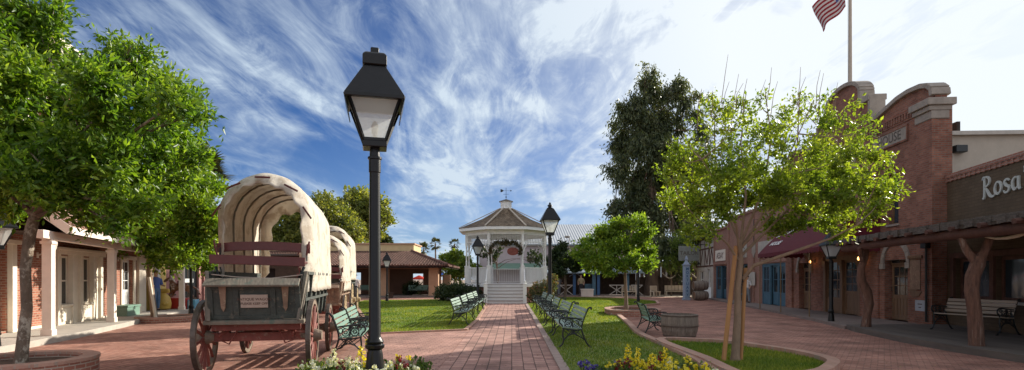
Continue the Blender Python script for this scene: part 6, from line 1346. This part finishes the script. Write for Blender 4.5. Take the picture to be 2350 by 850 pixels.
for x in (2.8, 5.45, 7.55, 10.1): MB().box(x - .12, x + .12, -.1, .12, .12, 2.05).build('post', M['deep_blue'] if x != 10.1 else M['blue_door'], pv)
m = MB(); m.box(7.0, 7.3, -.11, .11, .12, 2.05); m.box(6.4, 7.4, .3, .36, .12, 1.1); m.build('door_panel', M['blue_door'], pv)
for a, b in ((4.2, 5.3), (8.5, 9.8), (10.4, 11.4), (2.95, 3.6)):
    m = MB(); m.box(a, b, -.03, .03, .95, 1.02); m.beam((a, 0, .15), (b, 0, .97), .04, .06); m.beam((b, 0, .15), (a, 0, .97), .04, .06); m.box((a + b) / 2 - .03, (a + b) / 2 + .03, -.025, .025, .12, .95); m.build('cross_rail', M['shirt_grey'] if False else M['stone_pale'], pv)
m = MB()
for x in (5.0, 6.0, 7.2, 10.0): m.beam((x, -.05, 1.75), (x + .5 if x < 6 else x - .4, -.05, 2.02), .04, .05)
m.build('brace', M['bluegrey_roof'], pv)
# covered stall, benches and garlands in the sandy yard
sl = thing('timber_stall', 'dark timber stall with brown cloth roof beside the eucalyptus trunk', 'stall', (15.6, 50.5, 0))
m = MB(); m.box(-1.2, 1.4, -1, 1, 2.3, 2.9); m.build('cloth_roof', M['cloth_brown'] if 'cloth_brown' in M else M['dark_wood'], sl)
for x in (-1.1, 1.3): MB().tube([(x, -.9, 0), (x, -.9, 2.4)], .08, 7).build('post', M['bark_pale'], sl)
m = MB(); m.box(-3.4, 3.2, 1.6, 1.7, 0, 1.7); 
for i in range(20): m.box(-3.4 + i * .33, -3.12 + i * .33, 1.56, 1.6, 0, 1.65 + .1 * (i % 3))
m.build('plank_fence', M['dark_wood'], sl)
gd = thing('rope_garland', 'pale swagged garland strung under the stall roof', 'garland', (15.6, 49.5, 0)); m = MB(); rg = random.Random(8)
for k in range(3):
    for i in range(13):
        t = i / 12; x = -1.9 + k * 1.3 + t * 1.3; z = 2.05 - .45 * math.sin(PI * t); m.ball((x, 0, z), (.07, .05, .06), 5, 4)
m.build('beads', M['pet_pinkish'] if 'pet_pinkish' in M else M['cream'], gd); MB().tube([(-1.9, 0, 2.08), (0, 0, 2.06), (2.0, 0, 2.08)], .01, 4).build('rope', M['bark_pale'], gd)
def rustic_bench(label, x, y, rz, w):
    r_ = thing('rustic_bench', label, 'bench', (x, y, 0), rz, 'pale rustic benches in the sandy yard'); m = MB(); m.box(-w / 2, w / 2, -.25, .25, .4, .46); m.build('seat', M['sand'], r_); m = MB()
    for i in range(6): a = -w / 2 + w * i / 6; m.box(a + .02, a + w / 6 - .02, .2, .25, .5, .95)
    m.build('backrest', M['sand'], r_)
    for sx in (-1, 1):
        for sy in (-1, 1): MB().box(sx * (w / 2 - .06) - .04, sx * (w / 2 - .06) + .04, sy * .2 - .04, sy * .2 + .04, 0, .4 if sy < 0 else .95).build('leg', M['sand'], r_)
rustic_bench('sunlit pale bench under the stall garland', 14.6, 48.6, R(3), 1.9); rustic_bench('shaded pale bench left of the eucalyptus trunk', 10.2, 47.5, R(-8), 1.3); rustic_bench('small pale armchair-like bench right beside the eucalyptus trunk', 12.3, 46.8, R(30), .8)
hb = thing('plank_backdrop', 'tall weathered timber screen behind the eucalyptus', 'fence', (13, 54, 0)); m = MB()
for i in range(28): x = -4.5 + i * .42; m.box(x, x + .38, 0, .06, 0, 3.2 + .3 * math.sin(i * 1.7))
m.build('planks', M['bark_dark'], hb); MB().box(-4.5, 7.2, .06, .14, 1.2, 1.4).build('rail', M['dark_wood'], hb)

# ------------------------------------------------------------------ toy ride, people
rd = thing('horse_ride', 'coin-operated kiddie ride: brown and white horse on a red and sky-blue box', 'kiddie ride', (-15.45, 25.5, .15), R(10))
MB().box(-.6, .32, -.3, .3, 0, .5).build('red_base', M['red_paint'], rd, bevel=.04); MB().box(.33, .66, -.28, .28, 0, .42).build('blue_base', M['sky_paint'], rd, bevel=.03); MB().box(.40, .5, -.286, -.28, .06, .36).build('stripe', M['white_paint'], rd)
def skinned(name, joints, edges, mt, par, sub=2, loc=None):
    me = bpy.data.meshes.new(name); me.from_pydata([j[0] for j in joints], edges, []); me.materials.append(mt); o = bpy.data.objects.new(name, me); C.objects.link(o); o.parent = par
    sm = o.modifiers.new('skin', 'SKIN'); sm.use_smooth_shade = True
    for i, j in enumerate(joints): o.data.skin_vertices[0].data[i].radius = (j[1], j[1] if len(j) < 3 else j[2])
    o.data.skin_vertices[0].data[0].use_root = True; s = o.modifiers.new('sub', 'SUBSURF'); s.levels = sub; s.render_levels = sub
    return o
J = [((0, 0, .98), .17), ((-.28, 0, 1.0), .16), ((.26, 0, 1.0), .17), ((-.42, 0, 1.22), .11), ((-.52, 0, 1.42), .09), ((-.62, 0, 1.38), .075), ((-.78, 0, 1.24), .05), ((-.36, -.1, .85), .07), ((-.5, -.1, .68), .04), ((-.42, -.1, .52), .035), ((-.34, .1, .85), .07), ((-.42, .1, .65), .04), ((-.52, .1, .55), .035),
     ((.34, -.1, .85), .08), ((.44, -.1, .68), .045), ((.5, -.1, .52), .035), ((.34, .1, .85), .08), ((.38, .1, .68), .045), ((.46, .1, .52), .035), ((.46, 0, 1.02), .05), ((.66, 0, .9), .05), ((.8, 0, .62), .03)]
skinned('horse', J, [(0, 1), (0, 2), (1, 3), (3, 4), (4, 5), (5, 6), (1, 7), (7, 8), (8, 9), (1, 10), (10, 11), (11, 12), (2, 13), (13, 14), (14, 15), (2, 16), (16, 17), (17, 18), (2, 19), (19, 20), (20, 21)], M['horse_brown'], rd)
m = MB(); m.box(-.16, .16, -.19, .19, 1.1, 1.2); m.box(-.18, -.1, -.1, .1, 1.2, 1.3); m.build('saddle', M['seat_red'], rd, bevel=.03); m = MB()
for s in (-1, 1): m.lathe([(.03, 0), (.005, .1)], 6, c=(-.5, s * .05, 1.5))
m.build('ears', M['horse_brown'], rd); m = MB(); m.tube([(-.5, 0, 1.53), (-.42, 0, 1.42), (-.34, 0, 1.26), (-.26, 0, 1.14)], [.04, .05, .05, .03], 6); m.build('mane', M['cream'], rd, smooth=True)
yr = thing('yellow_ride', 'rounded yellow kiddie ride seat between the person and the horse', 'kiddie ride', (-15.75, 24.6, .15), R(20)); m = MB(); m.lathe([(.2, 0), (.3, .06), (.33, .3), (.28, .55), (.16, .7), (.1, .75)], 14); m.build('body', M['yellow_paint'], yr, smooth=True); m = MB(); m.ball((.1, -.2, .28), (.16, .16, .14)); m.build('front_bump', M['yellow_paint'], yr, smooth=True); m = MB(); m.box(-.22, .22, .0, .26, .75, .95); m.build('backrest', M['yellow_paint'], yr, bevel=.06)
def person(label, loc, rz, shirt, legs, H=1.7, hat=None, pose=0, hairm='hair'):
    p = thing('person', label, 'person', loc, rz, None, H / 1.75); sx = .0
    la = (.17, .07) if pose == 0 else (.14, .16)
    Jb = [((0, 0, .98), .125, .10), ((0, -.01, 1.2), .12, .09), ((0, 0, 1.40), .13, .09), ((0, .0, 1.50), .055), ((0, -.01, 1.58), .06), ((0, -.02, 1.66), .09, .10), ((0, -.015, 1.72), .08)]
    E = [(0, 1), (1, 2), (2, 3), (3, 4), (4, 5), (5, 6)]
    for s in (-1, 1):
        i = len(Jb); st = s * (.05 if pose else .02)
        Jb += [((s * .10, 0, .90), .095), ((s * .11, -.02 + st, .5), .062), ((s * .12, .02 + st * 2, .1), .045), ((s * .13, -.12 + st * 2, .04), .04)]; E += [(0, i), (i, i + 1), (i + 1, i + 2), (i + 2, i + 3)]
        i = len(Jb); Jb += [((s * .19, 0, 1.42), .055), ((s * .26, .03, 1.15), .042), ((s * .24, -.10 if pose == 0 else -.22, .95 if pose == 0 else 1.1), .032), ((s * .22, -.15 if pose == 0 else -.3, .88 if pose == 0 else 1.12), .034)]; E += [(2, i), (i, i + 1), (i + 1, i + 2), (i + 2, i + 3)]
    skinned('body', Jb, E, M['skin'], p)
    m = MB(); m.lathe([(.17, .93), (.165, 1.0), (.15, 1.15), (.18, 1.35), (.17, 1.44), (.08, 1.5), (.065, 1.52)], 14); m.v = [(x, y * .72, z) for x, y, z in m.v]
    for s in (-1, 1): m.tube([(s * .16, 0, 1.42), (s * .215, .01, 1.3), (s * .26, .03, 1.14)], [.075, .068, .06], 8)
    m.build('shirt', M[shirt], p, smooth=True); m = MB(); m.lathe([(.165, .86), (.17, .95), (.16, 1.0)], 14); m.v = [(x, y * .75, z) for x, y, z in m.v]
    for s in (-1, 1): st = s * (.05 if pose else .02); m.tube([(s * .08, 0, .95), (s * .11, -.02 + st, .5), (s * .12, .02 + st * 2, .06)], [.105, .085, .075], 9)
    m.build('trousers', M[legs], p, smooth=True)
    m = MB(); m.ball((0, .012, 1.725), (.093, .105, .085), 12, 8); m.build('hair', M[hairm], p, smooth=True); m = MB(); m.ball((0, -.112, 1.655), (.012, .018, .02), 6, 4); m.build('nose', M['skin'], p)
    m = MB()
    for s in (-1, 1): st = s * (.05 if pose else .02); m.ball((s * .125, -.06 + st * 2, .035), (.055, .14, .045), 8, 6)
    m.build('shoes', M['cloth_dark'], p, smooth=True)
    if hat: m = MB(); m.lathe([(.2, 1.74), (.2, 1.755), (.1, 1.76), (.09, 1.86), (.05, 1.88)], 16); m.build('hat', M[hat], p, smooth=True)
    return p
person('person in a blue shirt and jeans standing on the left porch', (-15.62, 23.9, .15), R(60), 'shirt_blue', 'denim', 1.72, pose=1)
person('person in a tan top standing in the blue pavilion', (6.0, 47.3, .12), R(-10), 'shirt_tan', 'cloth_dark', 1.75)
person('person in grey clothes at the left end of the blue pavilion', (4.15, 48.0, .12), R(30), 'shirt_grey', 'shirt_grey', 1.65, pose=1)
person('person in dark hat and patterned white shirt by the rearmost wagon', (-11.45, 39.8, .0), R(20), 'shirt_white', 'cloth_dark', 1.8, hat='cloth_dark')
person('person in a pale shirt and grey shorts beside the shop door behind the staked tree', (14.35, 33.2, .1), R(-60), 'shirt_white', 'shirt_grey', 1.6)
# ------------------------------------------------------------------ sky, sun, camera
SAZ, SEL = R(50), R(24)          # azimuth from +Y towards +X, elevation
w = bpy.data.worlds.new('World'); S.world = w; w.use_nodes = True; nt = w.node_tree; bg = nt.nodes['Background']
sk = nd(nt, 'ShaderNodeTexSky', sky_type='NISHITA'); sk.sun_disc = False; sk.sun_elevation = SEL; sk.sun_rotation = SAZ; sk.altitude = 800; sk.air_density = 1.0; sk.dust_density = .4; sk.ozone_density = 2.5
tc = nd(nt, 'ShaderNodeTexCoord'); sp = nd(nt, 'ShaderNodeSeparateXYZ'); L(nt, tc.outputs['Generated'], sp.inputs[0])
def mth(op, a, b=None, c=None):
    n = nd(nt, 'ShaderNodeMath', operation=op)
    for i, v in enumerate((a, b, c)):
        if v is None: continue
        if isinstance(v, (int, float)): n.inputs[i].default_value = v
        else: L(nt, v, n.inputs[i])
    return n.outputs[0]
z = mth('ADD', mth('MAXIMUM', sp.outputs[2], 0.0), .10); cx = mth('DIVIDE', sp.outputs[0], z); cy = mth('DIVIDE', sp.outputs[1], z)
cb = nd(nt, 'ShaderNodeCombineXYZ'); L(nt, cx, cb.inputs[0]); L(nt, cy, cb.inputs[1])
def cloud(scale, stretch, rot, det, rough, dist, lo, hi, off=(0, 0, 0)):
    mp = nd(nt, 'ShaderNodeMapping'); mp.inputs['Rotation'].default_value = (0, 0, rot); mp.inputs['Scale'].default_value = (scale, scale * stretch, 1); mp.inputs['Location'].default_value = off; L(nt, cb.outputs[0], mp.inputs[0])
    n = nd(nt, 'ShaderNodeTexNoise'); n.inputs['Scale'].default_value = 1; n.inputs['Detail'].default_value = det; n.inputs['Roughness'].default_value = rough; n.inputs['Distortion'].default_value = dist; L(nt, mp.outputs[0], n.inputs[0])
    r = nd(nt, 'ShaderNodeMapRange'); r.inputs[1].default_value = lo; r.inputs[2].default_value = hi; r.interpolation_type = 'SMOOTHSTEP'; L(nt, n.outputs[0], r.inputs[0]); return r.outputs[0]
big = cloud(.55, .55, .12, 8, .6, .6, .36, .66, (3.1, 1.7, 0))
streak = cloud(2.6, .22, .10, 9, .62, 1.1, .43, .70, (1.3, 5.2, 0))
fine = cloud(5.5, .35, -.25, 10, .68, 1.5, .38, .75)
soft = cloud(1.5, .6, -.3, 6, .55, .8, .44, .66, (7.7, 2.2, 0))
mask = mth('ADD', mth('MULTIPLY', big, mth('ADD', mth('MULTIPLY', streak, .72), mth('MULTIPLY', fine, .32))), mth('MULTIPLY', mth('MULTIPLY', soft, mth('ADD', .35, mth('MULTIPLY', fine, .5))), .75)); 
# cloud brightness follows the direction of the sun like real forward-scattering cirrus
sd = (math.sin(SAZ) * math.cos(SEL), math.cos(SAZ) * math.cos(SEL), math.sin(SEL))
dv = nd(nt, 'ShaderNodeVectorMath', operation='DOT_PRODUCT'); L(nt, tc.outputs['Generated'], dv.inputs[0]); dv.inputs[1].default_value = sd
glow = mth('POWER', mth('MAXIMUM', dv.outputs['Value'], 0), 4.2)
mask2 = mth('MINIMUM', mth('ADD', mask, mth('MULTIPLY', mth('MULTIPLY', glow, 1.3), mth('ADD', .72, mth('MULTIPLY', soft, .4)))), 1)
hz = mth('POWER', mth('SUBTRACT', 1, mth('MAXIMUM', sp.outputs[2], 0)), 9)
mask3 = mth('MINIMUM', mth('ADD', mask2, mth('MULTIPLY', hz, .8)), .97)
cc = nd(nt, 'ShaderNodeMixRGB'); cc.inputs[1].default_value = (4.5, 5.4, 6.3, 1); cc.inputs[2].default_value = (6.9, 7.35, 7.7, 1); L(nt, mth('MINIMUM', mth('MULTIPLY', glow, 1.6), 1), cc.inputs[0])
sat = nd(nt, 'ShaderNodeMixRGB', blend_type='MULTIPLY'); sat.inputs[0].default_value = 1; sat.inputs[2].default_value = (.07, .30, .62, 1); L(nt, sk.outputs[0], sat.inputs[1])
mx = nd(nt, 'ShaderNodeMixRGB'); L(nt, mask3, mx.inputs[0]); L(nt, sat.outputs[0], mx.inputs[1]); L(nt, cc.outputs[0], mx.inputs[2])
# unseen bright cloud added overhead and behind the camera as fill for the shade
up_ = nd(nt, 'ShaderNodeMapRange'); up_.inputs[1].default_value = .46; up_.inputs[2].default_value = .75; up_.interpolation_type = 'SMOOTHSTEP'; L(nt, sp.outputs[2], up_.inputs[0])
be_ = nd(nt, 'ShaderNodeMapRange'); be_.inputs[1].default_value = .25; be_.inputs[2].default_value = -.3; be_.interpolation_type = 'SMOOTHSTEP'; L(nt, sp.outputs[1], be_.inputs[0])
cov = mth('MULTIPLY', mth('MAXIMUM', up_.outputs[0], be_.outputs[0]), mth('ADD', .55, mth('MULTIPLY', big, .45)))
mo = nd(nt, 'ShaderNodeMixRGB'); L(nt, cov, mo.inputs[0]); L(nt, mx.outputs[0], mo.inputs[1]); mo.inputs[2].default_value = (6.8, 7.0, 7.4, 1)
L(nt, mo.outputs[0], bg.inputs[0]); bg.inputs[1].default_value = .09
ld = bpy.data.lights.new('sun', 'SUN'); ld.energy = 5; ld.angle = R(.6); ld.color = (1, .93, .80); lo_ = bpy.data.objects.new('sun', ld); C.objects.link(lo_)
lo_.rotation_euler = Vector(sd).to_track_quat('Z', 'Y').to_euler()
cam = bpy.data.cameras.new('camera'); cam.sensor_fit = 'HORIZONTAL'; cam.sensor_width = 36; cam.lens = 36 * 1250 / 2350; cam.shift_y = (640 - 425) / 2350; cam.clip_start = .1; cam.clip_end = 3000
co = bpy.data.objects.new('camera', cam); C.objects.link(co); co.location = (0, 0, EYE); co.rotation_euler = (PI / 2, 0, 0); S.camera = co
S.view_settings.view_transform = 'Standard'; S.view_settings.look = 'None'; S.view_settings.exposure = .62; S.view_settings.gamma = 1
S.render.engine = 'CYCLES'; S.cycles.max_bounces = 6; S.cycles.diffuse_bounces = 4; S.cycles.transparent_max_bounces = 8; S.cycles.use_denoising = True
